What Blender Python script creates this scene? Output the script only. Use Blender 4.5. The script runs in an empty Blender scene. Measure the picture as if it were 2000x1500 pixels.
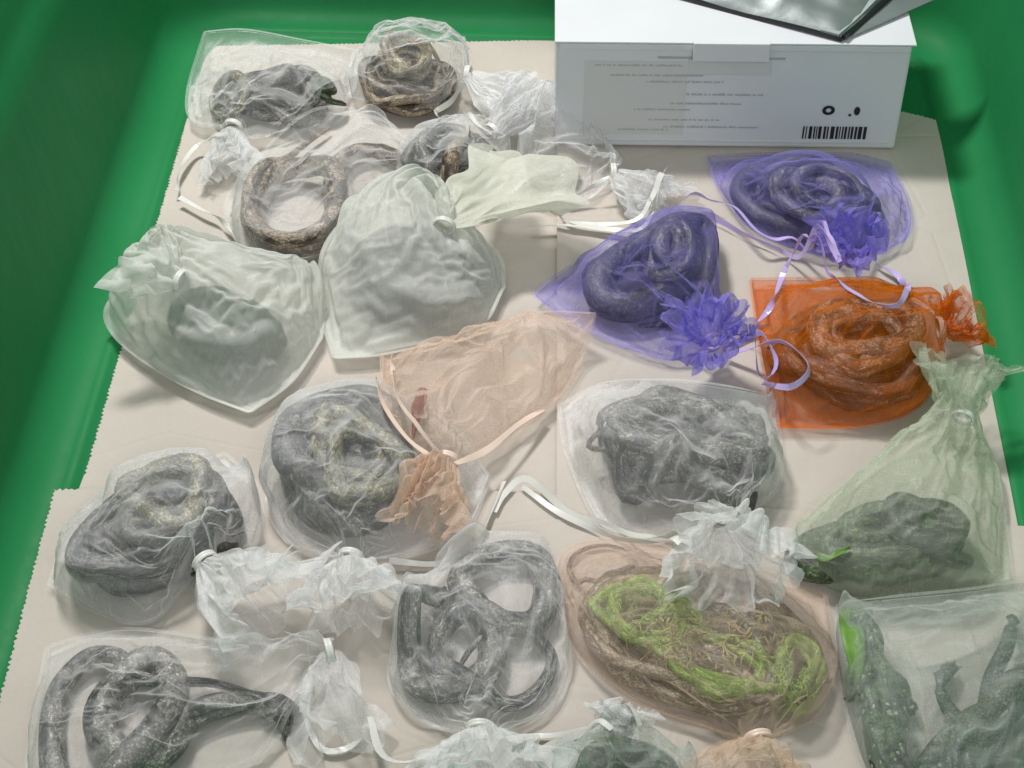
import bpy, bmesh, math, random
import numpy as np
from mathutils import Vector

random.seed(7)
np.random.seed(7)
sc = bpy.context.scene
R = math.radians

# ------------------------------------------------------------------ camera, world, lights, exposure
FPX, PITCH = 3500.0, R(44)
CAM = np.array([0.0, -0.796, 0.768])
cam_d = bpy.data.cameras.new("camera")
cam_d.sensor_width = 36.0
cam_d.lens = 36.0 * FPX / 2000.0
cam_d.clip_start, cam_d.clip_end = 0.01, 20.0
cam = bpy.data.objects.new("camera", cam_d)
sc.collection.objects.link(cam)
cam.location = CAM
cam.rotation_euler = (math.pi / 2 - PITCH, 0, 0)
sc.camera = cam

w = bpy.data.worlds.new("World")
sc.world = w
w.use_nodes = True
w.node_tree.nodes["Background"].inputs[0].default_value = (0.97, 0.985, 1.0, 1)
w.node_tree.nodes["Background"].inputs[1].default_value = 0.37

def area(name, loc, target, size, power, col):
    d = bpy.data.lights.new(name, 'AREA')
    d.shape = 'RECTANGLE'
    d.size, d.size_y = size
    d.energy, d.color = power, col
    o = bpy.data.objects.new(name, d)
    sc.collection.objects.link(o)
    o.location = loc
    o.rotation_euler = (Vector(target) - Vector(loc)).to_track_quat('-Z', 'Y').to_euler()
    return o
area("ceiling_lamp", (-0.40, 0.72, 1.40), (0, 0.02, 0), (0.28, 0.16), 22.5, (1.0, 0.985, 0.955))
area("added_fill_lamp", (0.25, -1.75, 1.45), (0, 0.1, 0.05), (0.9, 0.5), 13.0, (0.97, 0.985, 1.0))  # fill added behind the camera to brighten the carton front and pale bags

sc.view_settings.view_transform = 'Standard'
sc.view_settings.look = 'None'
sc.view_settings.exposure = 0.0
sc.view_settings.gamma = 1.0
sc.view_settings.use_curve_mapping = False
sc.render.engine = 'CYCLES'
sc.cycles.use_denoising = True
sc.cycles.max_bounces = 7
sc.cycles.diffuse_bounces = 3
sc.cycles.use_adaptive_sampling = True
sc.cycles.adaptive_threshold = 0.03
sc.cycles.transparent_max_bounces = 40
sc.cycles.sample_clamp_indirect = 4.0

# ------------------------------------------------------------------ projection: photo pixel -> point at height z
SP, CP = math.sin(PITCH), math.cos(PITCH)
def G(px, py, z=0.0):
    a, b = (px - 1000.0) / FPX, (750.0 - py) / FPX
    d = np.array([a, CP + b * SP, -SP + b * CP])
    t = (z - CAM[2]) / d[2]
    return CAM + d * t

# ------------------------------------------------------------------ height field of all that already lies in the tub
HX0, HY0, HR = -0.45, -0.45, 0.0015
HNX, HNY = 600, 660
H = np.full((HNX, HNY), 0.0015)
def hs(F, x, y):
    fx = np.clip((np.asarray(x) - HX0) / HR, 0, HNX - 2.001)
    fy = np.clip((np.asarray(y) - HY0) / HR, 0, HNY - 2.001)
    i, j = fx.astype(int), fy.astype(int)
    u, v = fx - i, fy - j
    return (F[i, j] * (1 - u) * (1 - v) + F[i + 1, j] * u * (1 - v) + F[i, j + 1] * (1 - u) * v + F[i + 1, j + 1] * u * v)
def stamp_ball(F, x, y, z, r):
    n = int(r / HR) + 1
    ci, cj = int((x - HX0) / HR), int((y - HY0) / HR)
    i0, i1, j0, j1 = max(0, ci - n), min(HNX, ci + n + 1), max(0, cj - n), min(HNY, cj + n + 1)
    if i0 >= i1 or j0 >= j1: return
    X = HX0 + HR * np.arange(i0, i1)[:, None] - x
    Y = HY0 + HR * np.arange(j0, j1)[None, :] - y
    d2 = r * r - X * X - Y * Y
    top = np.where(d2 > 0, z + np.sqrt(np.maximum(d2, 0)), -1)
    F[i0:i1, j0:j1] = np.maximum(F[i0:i1, j0:j1], top)
def stamp_grid(F, P, cap=None):
    Q = P
    for ax in (0, 1):
        n = Q.shape[ax]
        a = Q.take(range(n - 1), ax); b = Q.take(range(1, n), ax)
        Q = np.concatenate([a, (a + b) / 2, a * .25 + b * .75, a * .75 + b * .25], ax)
    Q = Q.reshape(-1, 3)
    i = ((Q[:, 0] - HX0) / HR).astype(int); j = ((Q[:, 1] - HY0) / HR).astype(int)
    ok = (i >= 0) & (i < HNX) & (j >= 0) & (j < HNY)
    z = Q[:, 2] if cap is None else np.minimum(Q[:, 2], cap)
    np.maximum.at(F, (i[ok], j[ok]), z[ok])
def blur(F, n):
    for _ in range(n):
        for ax in (0, 1):
            F = (np.roll(F, 1, ax) + np.roll(F, -1, ax) + 2 * F) / 4
    return F
def GH(px, py, lift=0.001, zmin=0.0, F=None):
    F = H if F is None else F
    z = 0.0
    for _ in range(5):
        p = G(px, py, z)
        z = max(float(hs(F, p[0], p[1])) + lift, zmin)
    return G(px, py, z)

# ------------------------------------------------------------------ object helpers
def link(o, parent=None):
    sc.collection.objects.link(o)
    if parent: 
        o.parent = parent
        o.matrix_parent_inverse = parent.matrix_world.inverted()
    return o
def empty(name, loc):
    o = bpy.data.objects.new(name, None)
    o.empty_display_size = 0.01
    o.location = loc
    link(o)
    bpy.context.view_layer.update()
    return o
def tag(o, label=None, cat=None, group=None, kind=None):
    if label: o["label"] = label
    if cat: o["category"] = cat
    if group: o["group"] = group
    if kind: o["kind"] = kind
    return o
def mesh(name, verts, faces, mat, parent=None, smooth=True, uv=None):
    m = bpy.data.meshes.new(name)
    m.from_pydata([tuple(map(float, v)) for v in verts], [], [tuple(map(int, f)) for f in faces])
    if uv is not None:
        l = m.uv_layers.new(name="UVMap")
        idx = np.zeros(len(m.loops), dtype=np.int32)
        m.loops.foreach_get("vertex_index", idx)
        l.data.foreach_set("uv", np.asarray(uv, dtype=np.float32)[idx].ravel())
    m.materials.append(mat)
    if smooth: m.polygons.foreach_set("use_smooth", [True] * len(m.polygons))
    m.update()
    return link(bpy.data.objects.new(name, m), parent)
def grid_faces(n, m, off=0, close=False, flip=False):
    f = []
    for i in range(n - 1):
        for j in range(m if close else m - 1):
            a, b = off + i * m + j, off + i * m + (j + 1) % m
            q = (a, b, b + m, a + m)
            f.append(q[::-1] if flip else q)
    return f
def box_verts(c, s):
    v = [(c[0] + dx * s[0] / 2, c[1] + dy * s[1] / 2, c[2] + dz * s[2] / 2) for dx in (-1, 1) for dy in (-1, 1) for dz in (-1, 1)]
    f = [(0, 1, 3, 2), (4, 6, 7, 5), (0, 4, 5, 1), (2, 3, 7, 6), (0, 2, 6, 4), (1, 5, 7, 3)]
    return v, f
def catmull(pts, n):
    P = np.asarray(pts, float)
    P = np.vstack([2 * P[0] - P[1], P, 2 * P[-1] - P[-2]])
    out = []
    for i in range(1, len(P) - 2):
        t = np.linspace(0, 1, 24, endpoint=False)[:, None]
        a, b, c, d = P[i - 1], P[i], P[i + 1], P[i + 2]
        out.append(0.5 * (2 * b + (c - a) * t + (2 * a - 5 * b + 4 * c - d) * t ** 2 + (3 * b - a - 3 * c + d) * t ** 3))
    out.append(P[-2][None])
    return resample(np.vstack(out), n)
def resample(P, n):
    P = np.asarray(P, float)
    s = np.r_[0, np.cumsum(np.linalg.norm(np.diff(P, axis=0), axis=1))]
    t = np.linspace(0, s[-1], n)
    return np.stack([np.interp(t, s, P[:, k]) for k in range(P.shape[1])], 1)
def plen(P):
    return float(np.linalg.norm(np.diff(P, axis=0), axis=1).sum())
def gsmooth(a, n):
    a = np.asarray(a, float).copy()
    for _ in range(n):
        b = a.copy()
        b[1:-1] = (a[:-2] + 2 * a[1:-1] + a[2:]) / 4
        a = b
    return a

# ------------------------------------------------------------------ materials
class NT:
    def __init__(s, name):
        s.m = bpy.data.materials.new(name)
        s.m.use_nodes = True
        s.t = s.m.node_tree
        s.t.nodes.clear()
        s.out = s.t.nodes.new("ShaderNodeOutputMaterial")
    def n(s, kind, **kw):
        nd = s.t.nodes.new("ShaderNode" + kind)
        for k, v in kw.items():
            if k.startswith("i_"):
                key = k[2:]
                nd.inputs[int(key) if key.isdigit() else key.replace("_", " ")].default_value = v
            else: setattr(nd, k, v)
        return nd
    def l(s, a, b):
        s.t.links.new(a, b)
    def ramp(s, fac, stops):
        r = s.n("ValToRGB")
        e = r.color_ramp.elements
        while len(e) < len(stops): e.new(0.5)
        for k, (p, c) in enumerate(stops):
            e[k].position = p
            e[k].color = (*c, 1) if len(c) == 3 else c
        s.l(fac, r.inputs[0])
        return r.outputs[0]
    def mix(s, fac, a, b, blend='MIX'):
        x = s.n("Mix", data_type='RGBA', blend_type=blend)
        for sock, v in ((x.inputs[0], fac), (x.inputs[6], a), (x.inputs[7], b)):
            if hasattr(v, "links"): s.l(v, sock)
            elif isinstance(v, (tuple, list)): sock.default_value = (*v, 1)
            else: sock.default_value = v
        return x.outputs[2]
    def math(s, op, a, b=None, c=None):
        x = s.n("Math", operation=op)
        for k, v in enumerate((a, b, c)):
            if v is None: continue
            if hasattr(v, "links"): s.l(v, x.inputs[k])
            else: x.inputs[k].default_value = v
        return x.outputs[0]
    def bump(s, h, strength, dist):
        b = s.n("Bump")
        b.inputs["Strength"].default_value = strength
        b.inputs["Distance"].default_value = dist
        s.l(h, b.inputs["Height"])
        return b.outputs[0]

def mat_plain(name, col, rough=0.5, metallic=0.0, bump=0.0, bscale=200, var=0.0, vscale=20):
    t = NT(name)
    p = t.n("BsdfPrincipled", i_Roughness=rough, i_Metallic=metallic)
    tc = t.n("TexCoord")
    if var:
        nz = t.n("TexNoise", i_Scale=vscale, i_Detail=6.0)
        t.l(tc.outputs["Object"], nz.inputs["Vector"])
        c = t.ramp(nz.outputs[0], [(0.3, tuple(x * (1 - var) for x in col)), (0.7, tuple(min(1, x * (1 + var)) for x in col))])
        t.l(c, p.inputs["Base Color"])
    else: p.inputs["Base Color"].default_value = (*col, 1)
    if bump:
        nz = t.n("TexNoise", i_Scale=bscale, i_Detail=4.0)
        t.l(tc.outputs["Object"], nz.inputs["Vector"])
        t.l(t.bump(nz.outputs[0], bump, 0.001), p.inputs["Normal"])
    t.l(p.outputs[0], t.out.inputs[0])
    return t.m

def mat_organza(name, col, op0, op1, trans=0.45, gloss=0.045, streak=0.3, crease=0.16):
    """sheer woven ribbon cloth: the denser the threads (and the more of them one looks along), the less one sees through"""
    t = NT(name)
    lw = t.n("LayerWeight", i_Blend=0.5)
    uv = t.n("UVMap")
    mp = t.n("Mapping"); mp.inputs["Scale"].default_value = (90, 900, 1)
    t.l(uv.outputs[0], mp.inputs[0])
    nz = t.n("TexNoise", i_Scale=1.0, i_Detail=3.0)
    t.l(mp.outputs[0], nz.inputs["Vector"])
    mp2 = t.n("Mapping"); mp2.inputs["Scale"].default_value = (700, 60, 1)
    t.l(uv.outputs[0], mp2.inputs[0])
    nz2 = t.n("TexNoise", i_Scale=1.0, i_Detail=2.0)
    t.l(mp2.outputs[0], nz2.inputs["Vector"])
    thread = t.math('MULTIPLY', t.math('ADD', nz.outputs[0], nz2.outputs[0]), 0.5)
    f = t.math('POWER', lw.outputs["Facing"], 1.6)
    op = t.math('MULTIPLY_ADD', f, op1 - op0, op0)
    dens = t.math('MULTIPLY_ADD', t.math('SUBTRACT', thread, 0.5), streak * 4, 1.0)
    op = t.math('MINIMUM', t.math('MAXIMUM', t.math('MULTIPLY', op, dens), 0.02), 0.97)
    tr = t.n("BsdfTransparent")
    di = t.n("BsdfDiffuse"); di.inputs[0].default_value = (*col, 1)
    tl = t.n("BsdfTranslucent"); tl.inputs[0].default_value = (*col, 1)
    gl = t.n("BsdfGlossy"); gl.inputs[0].default_value = (0.9, 0.92, 1, 1); gl.inputs["Roughness"].default_value = 0.32
    gl.inputs["Roughness"].default_value = 0.4
    cz = t.n("TexNoise", i_Scale=95.0, i_Detail=3.0, i_Distortion=1.2); t.l(uv.outputs[0], cz.inputs["Vector"])
    cz2 = t.n("TexNoise", i_Scale=260.0, i_Detail=2.0, i_Distortion=0.8); t.l(uv.outputs[0], cz2.inputs["Vector"])
    rid = t.math('ADD', t.math('ABSOLUTE', t.math('SUBTRACT', cz.outputs[0], 0.5)), t.math('MULTIPLY', t.math('ABSOLUTE', t.math('SUBTRACT', cz2.outputs[0], 0.5)), 0.4))
    nb = t.bump(rid, crease, 0.012)
    for sh in (di, tl, gl): t.l(nb, sh.inputs["Normal"])
    m1 = t.n("MixShader"); m1.inputs[0].default_value = trans
    t.l(di.outputs[0], m1.inputs[1]); t.l(tl.outputs[0], m1.inputs[2])
    m2 = t.n("MixShader"); m2.inputs[0].default_value = gloss
    t.l(m1.outputs[0], m2.inputs[1]); t.l(gl.outputs[0], m2.inputs[2])
    m3 = t.n("MixShader")
    t.l(op, m3.inputs[0]); t.l(tr.outputs[0], m3.inputs[1]); t.l(m2.outputs[0], m3.inputs[2])
    t.l(m3.outputs[0], t.out.inputs[0])
    return t.m

def mat_snake(name, base, dark, light, band=30.0, blotch=0.5, pale=0.35, rough=0.5):
    """UV: x = metres along the body, y = turn around it (0.25 = the back)"""
    t = NT(name)
    uv = t.n("UVMap")
    p = t.n("BsdfPrincipled", i_Roughness=rough)
    def mapped(sx, sy):
        m = t.n("Mapping"); m.inputs["Scale"].default_value = (sx, sy, 1)
        t.l(uv.outputs[0], m.inputs[0])
        return m.outputs[0]
    nz = t.n("TexNoise", i_Scale=1.0, i_Detail=4.0, i_Distortion=0.9); nz.inputs["Roughness"].default_value = 0.62
    t.l(mapped(band * 2.4, 4.6), nz.inputs["Vector"])
    nzb = t.n("TexNoise", i_Scale=1.0, i_Detail=4.0, i_Distortion=0.7); nzb.inputs["Roughness"].default_value = 0.65
    t.l(mapped(band * 3.6, 6.5), nzb.inputs["Vector"])
    vo = t.n("TexVoronoi", i_Scale=1.0); vo.inputs["Randomness"].default_value = 0.6
    t.l(mapped(720, 36), vo.inputs["Vector"])
    vd = t.n("TexVoronoi", i_Scale=1.0, feature='DISTANCE_TO_EDGE'); vd.inputs["Randomness"].default_value = 0.6
    t.l(mapped(720, 36), vd.inputs["Vector"])
    b0 = 0.60 - 0.2 * blotch
    c = t.mix(t.ramp(nz.outputs[0], [(b0 - 0.03, (0, 0, 0)), (b0 + 0.04, (1, 1, 1))]), dark, base)
    p0 = 0.70 - 0.22 * pale
    c = t.mix(t.ramp(nzb.outputs[0], [(p0 - 0.03, (0, 0, 0)), (p0 + 0.07, (0.9, 0.9, 0.9))]), c, light)
    # each scale a little different
    bw = t.n("RGBToBW"); t.l(vo.outputs["Color"], bw.inputs[0])
    c = t.mix(0.6, c, t.mix(1.0, c, t.ramp(bw.outputs[0], [(0.2, (0.1, 0.1, 0.1)), (0.8, (0.92, 0.92, 0.92))]), 'OVERLAY'))
    c = t.mix(t.ramp(vd.outputs["Distance"], [(0.03, (0.6, 0.6, 0.6)), (0.16, (0, 0, 0))]), c, tuple(x * 0.4 for x in dark))
    t.l(c, p.inputs["Base Color"])
    t.l(t.bump(vd.outputs["Distance"], 0.5, 0.0004), p.inputs["Normal"])
    t.l(p.outputs[0], t.out.inputs[0])
    return t.m

def mat_paper():
    t = NT("kraft_paper")
    tc = t.n("TexCoord")
    p = t.n("BsdfPrincipled", i_Roughness=0.85)
    n1 = t.n("TexNoise", i_Scale=9.0, i_Detail=5.0); n2 = t.n("TexNoise", i_Scale=420.0, i_Detail=3.0)
    for n in (n1, n2): t.l(tc.outputs["Object"], n.inputs["Vector"])
    c = t.ramp(n1.outputs[0], [(0.3, (0.535, 0.485, 0.43)), (0.7, (0.605, 0.555, 0.50))])
    c = t.mix(t.math('MULTIPLY', n2.outputs[0], 0.22), c, (0.42, 0.35, 0.28))
    t.l(c, p.inputs["Base Color"])
    n3 = t.n("TexNoise", i_Scale=34.0, i_Detail=3.0)
    t.l(tc.outputs["Object"], n3.inputs["Vector"])
    vc = t.n("TexVoronoi", i_Scale=11.0, feature='DISTANCE_TO_EDGE'); t.l(tc.outputs["Object"], vc.inputs["Vector"])
    cr = t.ramp(vc.outputs[0], [(0.0, (0, 0, 0)), (0.02, (1, 1, 1))])
    hh = t.math('ADD', n3.outputs[0], t.math('MULTIPLY', cr, 0.16))
    t.l(t.bump(hh, 0.3, 0.005), p.inputs["Normal"])
    t.l(p.outputs[0], t.out.inputs[0])
    return t.m

def mat_green():
    t = NT("green_plastic")
    tc = t.n("TexCoord")
    p = t.n("BsdfPrincipled", i_Roughness=0.38)
    p.inputs["Specular IOR Level"].default_value = 0.10
    n1 = t.n("TexNoise", i_Scale=5.0, i_Detail=4.0)
    t.l(tc.outputs["Object"], n1.inputs["Vector"])
    c = t.ramp(n1.outputs[0], [(0.3, (0.016, 0.19, 0.06)), (0.7, (0.024, 0.23, 0.078))])
    mp = t.n("Mapping"); mp.inputs["Scale"].default_value = (60, 60, 6)
    t.l(tc.outputs["Object"], mp.inputs[0])
    n2 = t.n("TexNoise", i_Scale=1.6, i_Detail=8.0, i_Roughness=0.75)
    t.l(mp.outputs[0], n2.inputs["Vector"])
    c = t.mix(t.ramp(n2.outputs[0], [(0.6, (0, 0, 0)), (0.85, (0.22, 0.22, 0.22))]), c, (0.09, 0.24, 0.13))   # scuffs
    t.l(c, p.inputs["Base Color"])
    t.l(t.ramp(n2.outputs[0], [(0.35, (0.42, 0.42, 0.42)), (0.75, (0.6, 0.6, 0.6))]), p.inputs["Roughness"])
    t.l(t.bump(n1.outputs[0], 0.08, 0.01), p.inputs["Normal"])
    t.l(p.outputs[0], t.out.inputs[0])
    return t.m

M = dict(
    paper=mat_paper(), green=mat_green(),
    clear=mat_organza("clear_organza", (0.945, 0.945, 0.945), 0.16, 0.85, trans=0.35, gloss=0.07),
    white=mat_organza("white_organza", (0.955, 0.95, 0.95), 0.24, 0.80, trans=0.35, gloss=0.06),
    faint=mat_organza("faint_organza", (0.92, 0.92, 0.92), 0.11, 0.68, trans=0.35, gloss=0.06),
    milky=mat_organza("milky_cloth", (0.86, 0.87, 0.82), 0.54, 0.93, trans=0.35, gloss=0.02, streak=0.12, crease=0.12),
    cream=mat_organza("cream_cloth", (0.84, 0.84, 0.74), 0.66, 0.93, trans=0.35, gloss=0.04, streak=0.12),
    purple=mat_organza("purple_organza", (0.36, 0.32, 0.85), 0.17, 0.74),
    violet=mat_organza("violet_organza", (0.40, 0.34, 0.90), 0.38, 0.85),
    orange=mat_organza("orange_organza", (0.85, 0.21, 0.004), 0.30, 0.86, gloss=0.015),
    peach=mat_organza("peach_organza", (0.90, 0.72, 0.60), 0.22, 0.72),
    peach_knot=mat_organza("peach_knot_organza", (0.93, 0.74, 0.61), 0.22, 0.80),
    green_sheer=mat_organza("pale_green_organza", (0.72, 0.79, 0.64), 0.26, 0.75),
    grey_green=mat_organza("grey_green_organza", (0.70, 0.76, 0.71), 0.24, 0.74),
    ribbon_white=mat_plain("white_satin_ribbon", (0.74, 0.73, 0.69), 0.3),
    ribbon_purple=mat_plain("lilac_satin_ribbon", (0.56, 0.45, 0.80), 0.3),
    ribbon_peach=mat_plain("peach_satin_ribbon", (0.84, 0.66, 0.56), 0.3),
    carton=mat_plain("white_carton", (0.70, 0.71, 0.75), 0.55, bump=0.08, bscale=300, var=0.02),
    print_black=mat_plain("black_print", (0.015, 0.015, 0.017), 0.5),
    print_grey=mat_plain("grey_print", (0.42, 0.42, 0.43), 0.55),
    print_pale=mat_plain("pale_print", (0.64, 0.64, 0.65), 0.55),
    foil=mat_plain("grey_foil", (0.22, 0.25, 0.25), 0.45, metallic=0.35, bump=0.5, bscale=60, var=0.15),
    foil_seal=mat_plain("foil_seal", (0.50, 0.53, 0.56), 0.4, metallic=0.3),
    black=mat_plain("black_film", (0.012, 0.012, 0.013), 0.35),
    eye=mat_plain("eye_black", (0.01, 0.01, 0.01), 0.1),
    claw=mat_plain("dark_claw", (0.03, 0.03, 0.025), 0.4),
    s_grey=mat_snake("snake_grey", (0.20, 0.185, 0.17), (0.018, 0.017, 0.016), (0.50, 0.47, 0.42), 20, 0.7, 0.6),
    s_dark=mat_snake("snake_dark", (0.11, 0.10, 0.092), (0.009, 0.009, 0.009), (0.34, 0.32, 0.27), 19, 0.7, 0.55),
    s_brown=mat_snake("snake_brown", (0.34, 0.265, 0.19), (0.07, 0.05, 0.035), (0.52, 0.43, 0.33), 26, 0.6, 0.5),
    s_olive=mat_snake("snake_olive", (0.20, 0.18, 0.11), (0.025, 0.025, 0.018), (0.52, 0.47, 0.28), 28, 0.7, 0.6),
    s_green=mat_snake("lizard_green", (0.10, 0.145, 0.07), (0.022, 0.032, 0.02), (0.26, 0.33, 0.17), 36, 0.5, 0.5),
    s_tan=mat_snake("snake_tan", (0.42, 0.35, 0.23), (0.16, 0.12, 0.07), (0.58, 0.52, 0.40), 30, 0.4, 0.5),
    s_black=mat_snake("snake_black", (0.06, 0.057, 0.052), (0.008, 0.008, 0.008), (0.20, 0.19, 0.16), 19, 0.7, 0.45),
    s_lime=mat_snake("thin_snake_lime", (0.30, 0.46, 0.06), (0.16, 0.28, 0.03), (0.48, 0.58, 0.16), 30, 0.4, 0.5),
    moss=mat_plain("moss_strand", (0.27, 0.46, 0.07), 0.7, var=0.4, vscale=60),
    moss_dry=mat_plain("dry_moss_strand", (0.46, 0.40, 0.17), 0.8, var=0.4, vscale=60),
    leaf=mat_plain("green_leaf", (0.14, 0.28, 0.05), 0.5, var=0.3, vscale=50),
    red=mat_plain("dark_red_chip", (0.20, 0.035, 0.03), 0.5),
)

# ------------------------------------------------------------------ the tub
PSI = math.atan(225 / FPX * CP)
AX = np.array([math.sin(PSI), math.cos(PSI), 0]); AR = np.array([math.cos(PSI), -math.sin(PSI), 0])
def tub_xy(a, b):      # a: to the right, b: away
    return AR * a + AX * b
xl = float(np.mean([G(400, 80) @ AR, G(165, 900) @ AR])) - 0.006
xr = float(np.mean([G(1835, 240) @ AR, G(1990, 1000) @ AR])) + 0.004
yb = float(G(700, 62) @ AX)
yf = -0.52
def rrect(x0, x1, y0, y1, r, z, k=10):
    pts = []
    for cx, cy, a0 in ((x1 - r, y1 - r, 0), (x0 + r, y1 - r, 90), (x0 + r, y0 + r, 180), (x1 - r, y0 + r, 270)):
        for i in range(k + 1):
            a = R(a0 + 90 * i / k)
            pts.append((cx + r * math.cos(a), cy + r * math.sin(a)))
    # subdivide straight runs
    out = []
    for i, p in enumerate(pts):
        q = pts[(i + 1) % len(pts)]
        n = 14 if math.hypot(q[0] - p[0], q[1] - p[1]) > 0.1 else 1
        for s in range(n):
            f = s / n
            v = tub_xy(p[0] * (1 - f) + q[0] * f, p[1] * (1 - f) + q[1] * f)
            out.append((v[0], v[1], z))
    return out
tub = empty("storage_tub", tub_xy((xl + xr) / 2, (yb + yf) / 2))
tag(tub, "big green plastic tub that holds the bags and the carton", "tub")
prof = [(-0.012, 0.0), (-0.009, 0.0004), (-0.007, 0.0028), (-0.004, 0.0038), (-0.001, 0.0030)]           # (offset outwards, z): floor bead, hollow, wall
for i in range(9):
    a = R(82 * i / 8)
    prof.append((0.001 + 0.026 * math.sin(a), 0.0028 + 0.026 * (1 - math.cos(a))))
prof += [(0.0305, 0.05), (0.037, 0.09), (0.0435, 0.13), (0.0475, 0.155), (0.0495, 0.158), (0.052, 0.17), (0.0655, 0.23), (0.083, 0.31), (0.088, 0.33)]
rows = [rrect(xl - o, xr + o, yf - o, yb + o, 0.045 + o * 0.6, z) for o, z in prof]
nr = len(rows[0])
vs = [p for r in rows for p in r]
fs = grid_faces(len(rows), nr, close=True, flip=True)
# floor
vs.append(tuple(tub_xy((xl + xr) / 2, (yb + yf) / 2))); c = len(vs) - 1
fs += [(i, (i + 1) % nr, c) for i in range(nr)]
basin = mesh("basin", vs, fs, M["green"], tub)
sol = basin.modifiers.new("Solidify", 'SOLIDIFY'); sol.thickness = 0.003; sol.offset = -1
rim_rows = [rrect(xl - o, xr + o, yf - o, yb + o, 0.045 + o * 0.6, z) for o, z in ((0.0885, 0.3302), (0.091, 0.334), (0.108, 0.335), (0.113, 0.331), (0.113, 0.31))]
mesh("rim", [p for r in rim_rows for p in r], grid_faces(5, nr, close=True, flip=True), M["green"], tub)

# ------------------------------------------------------------------ paper sheets with pinked edges
def pinked(poly_px, teeth_edges, pitch=0.0034, amp=0.0011, z=0.002):
    """outline (photo points on the tub floor) -> outline with saw teeth on the named edges"""
    pts = [G(x, y)[:2] for x, y in poly_px]
    out = []
    for i, p in enumerate(pts):
        q = pts[(i + 1) % len(pts)]
        d = q - p; L = np.linalg.norm(d); d = d / L; nrm = np.array([-d[1], d[0]])
        if i in teeth_edges:
            n = max(2, int(L / pitch))
            for k in range(n):
                out.append(p + d * L * k / n + nrm * amp * 0.3 * math.sin(k * 1.3)); out.append(p + d * L * (k + 0.5) / n - nrm * amp * random.uniform(0.7, 1.5))
        else:
            n = max(1, int(L / 0.02))
            for k in range(n): out.append(p + d * L * k / n)
    return out
def sheet(name, label, poly_px, teeth, z0, lift=None, group=None):
    out = pinked(poly_px, teeth)
    bm = bmesh.new()
    vv = [bm.verts.new((p[0], p[1], 0)) for p in out]
    bm.faces.new(vv)
    bmesh.ops.triangulate(bm, faces=bm.faces[:])
    # cut by a lattice so that the sheet can ripple
    for k in range(-30, 30):
        bmesh.ops.bisect_plane(bm, geom=bm.verts[:] + bm.edges[:] + bm.faces[:], plane_co=(k * 0.02 + 0.0013, 0, 0), plane_no=(1, 0, 0))
        bmesh.ops.bisect_plane(bm, geom=bm.verts[:] + bm.edges[:] + bm.faces[:], plane_co=(0, k * 0.02 + 0.0017, 0), plane_no=(0, 1, 0))
    for v in bm.verts:
        x, y = v.co.x, v.co.y
        v.co.z = z0 + 0.0005 * (1 + math.sin(x * 31 + y * 17 + z0 * 900)) * (1 + math.sin(y * 43 - x * 11)) * 0.5
        if lift: v.co.z += lift(x, y)
    bmesh.ops.recalc_face_normals(bm, faces=bm.faces[:])
    me = bpy.data.meshes.new(name); bm.to_mesh(me); bm.free()
    me.materials.append(M["paper"])
    me.polygons.foreach_set("use_smooth", [True] * len(me.polygons))
    o = link(bpy.data.objects.new(name, me))
    tag(o, label, "paper", group)
    return o
ybk = G(1000, 78)[1]
def lift_back(x, y):
    ex = x - G(1088, 400)[0] * (1 - 0.0) 
    return max(0, (y - ybk + 0.03)) * 0.35 * max(0, min(1, (x + 0.02) / 0.12)) + 0.0030 * max(0, 1 - abs(ex) / 0.012)
sheet("paper_sheet", "beige paper sheet lining the far left of the tub", [(405, 92), (1096, 80), (1096, 1010), (135, 1010), (165, 930)], {0, 4}, 0.0012)
sheet("paper_sheet", "beige paper sheet under the carton and the purple bags", [(1088, 60), (1828, 240), (1972, 960), (1995, 1080), (1087, 1080)], {0}, 0.0030, lift_back)
sheet("paper_sheet", "beige paper sheet with saw-toothed left edge along the near half of tub", [(108, 966), (600, 950), (1300, 990), (2020, 1040), (2150, 1560), (-100, 1560), (-10, 1420)], {0, 6}, 0.0048)
H[:] = 0.0066

# ------------------------------------------------------------------ snakes
SNAKES = []
BASE = H.copy()
def lay(xy, rad, F, cap=0.03, delay_r=3.2, squash=0.9):
    """lay a tube on what is there, loop over loop; returns centre heights"""
    n = len(xy); T = F.copy(); z = np.zeros(n)
    step = plen(xy) / n
    pend = []
    for i in range(n):
        r = rad[i]
        d = xy[min(i + 1, n - 1)] - xy[max(i - 1, 0)]; d = d / (np.linalg.norm(d) + 1e-9); s = np.array([-d[1], d[0]])
        q = [xy[i] + s * k * r for k in (-0.6, 0, 0.6)]
        h = [float(hs(T, a[0], a[1])) for a in q]
        z[i] = max(h[1], 0.5 * h[0] + 0.5 * h[1] - .2 * r, 0.5 * h[2] + 0.5 * h[1] - .2 * r) + r * squash
        lim = float(hs(BASE, xy[i][0], xy[i][1])) + cap
        if z[i] > lim: z[i] = lim + 0.25 * (z[i] - lim) * r / 0.01
        z[i] = min(z[i], lim + 0.008)
        pend.append(i)
        while pend and (i - pend[0]) * step > delay_r * max(r, 0.004):
            k = pend.pop(0)
            stamp_ball(T, xy[k][0], xy[k][1], z[k], rad[k])
    z2 = z.copy()
    k = max(1, int(0.012 / step))
    for i in range(n): z2[i] = z[max(0, i - k):i + k + 1].max() * 0.5 + z[i] * 0.5
    return gsmooth(z2, 14)

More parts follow.
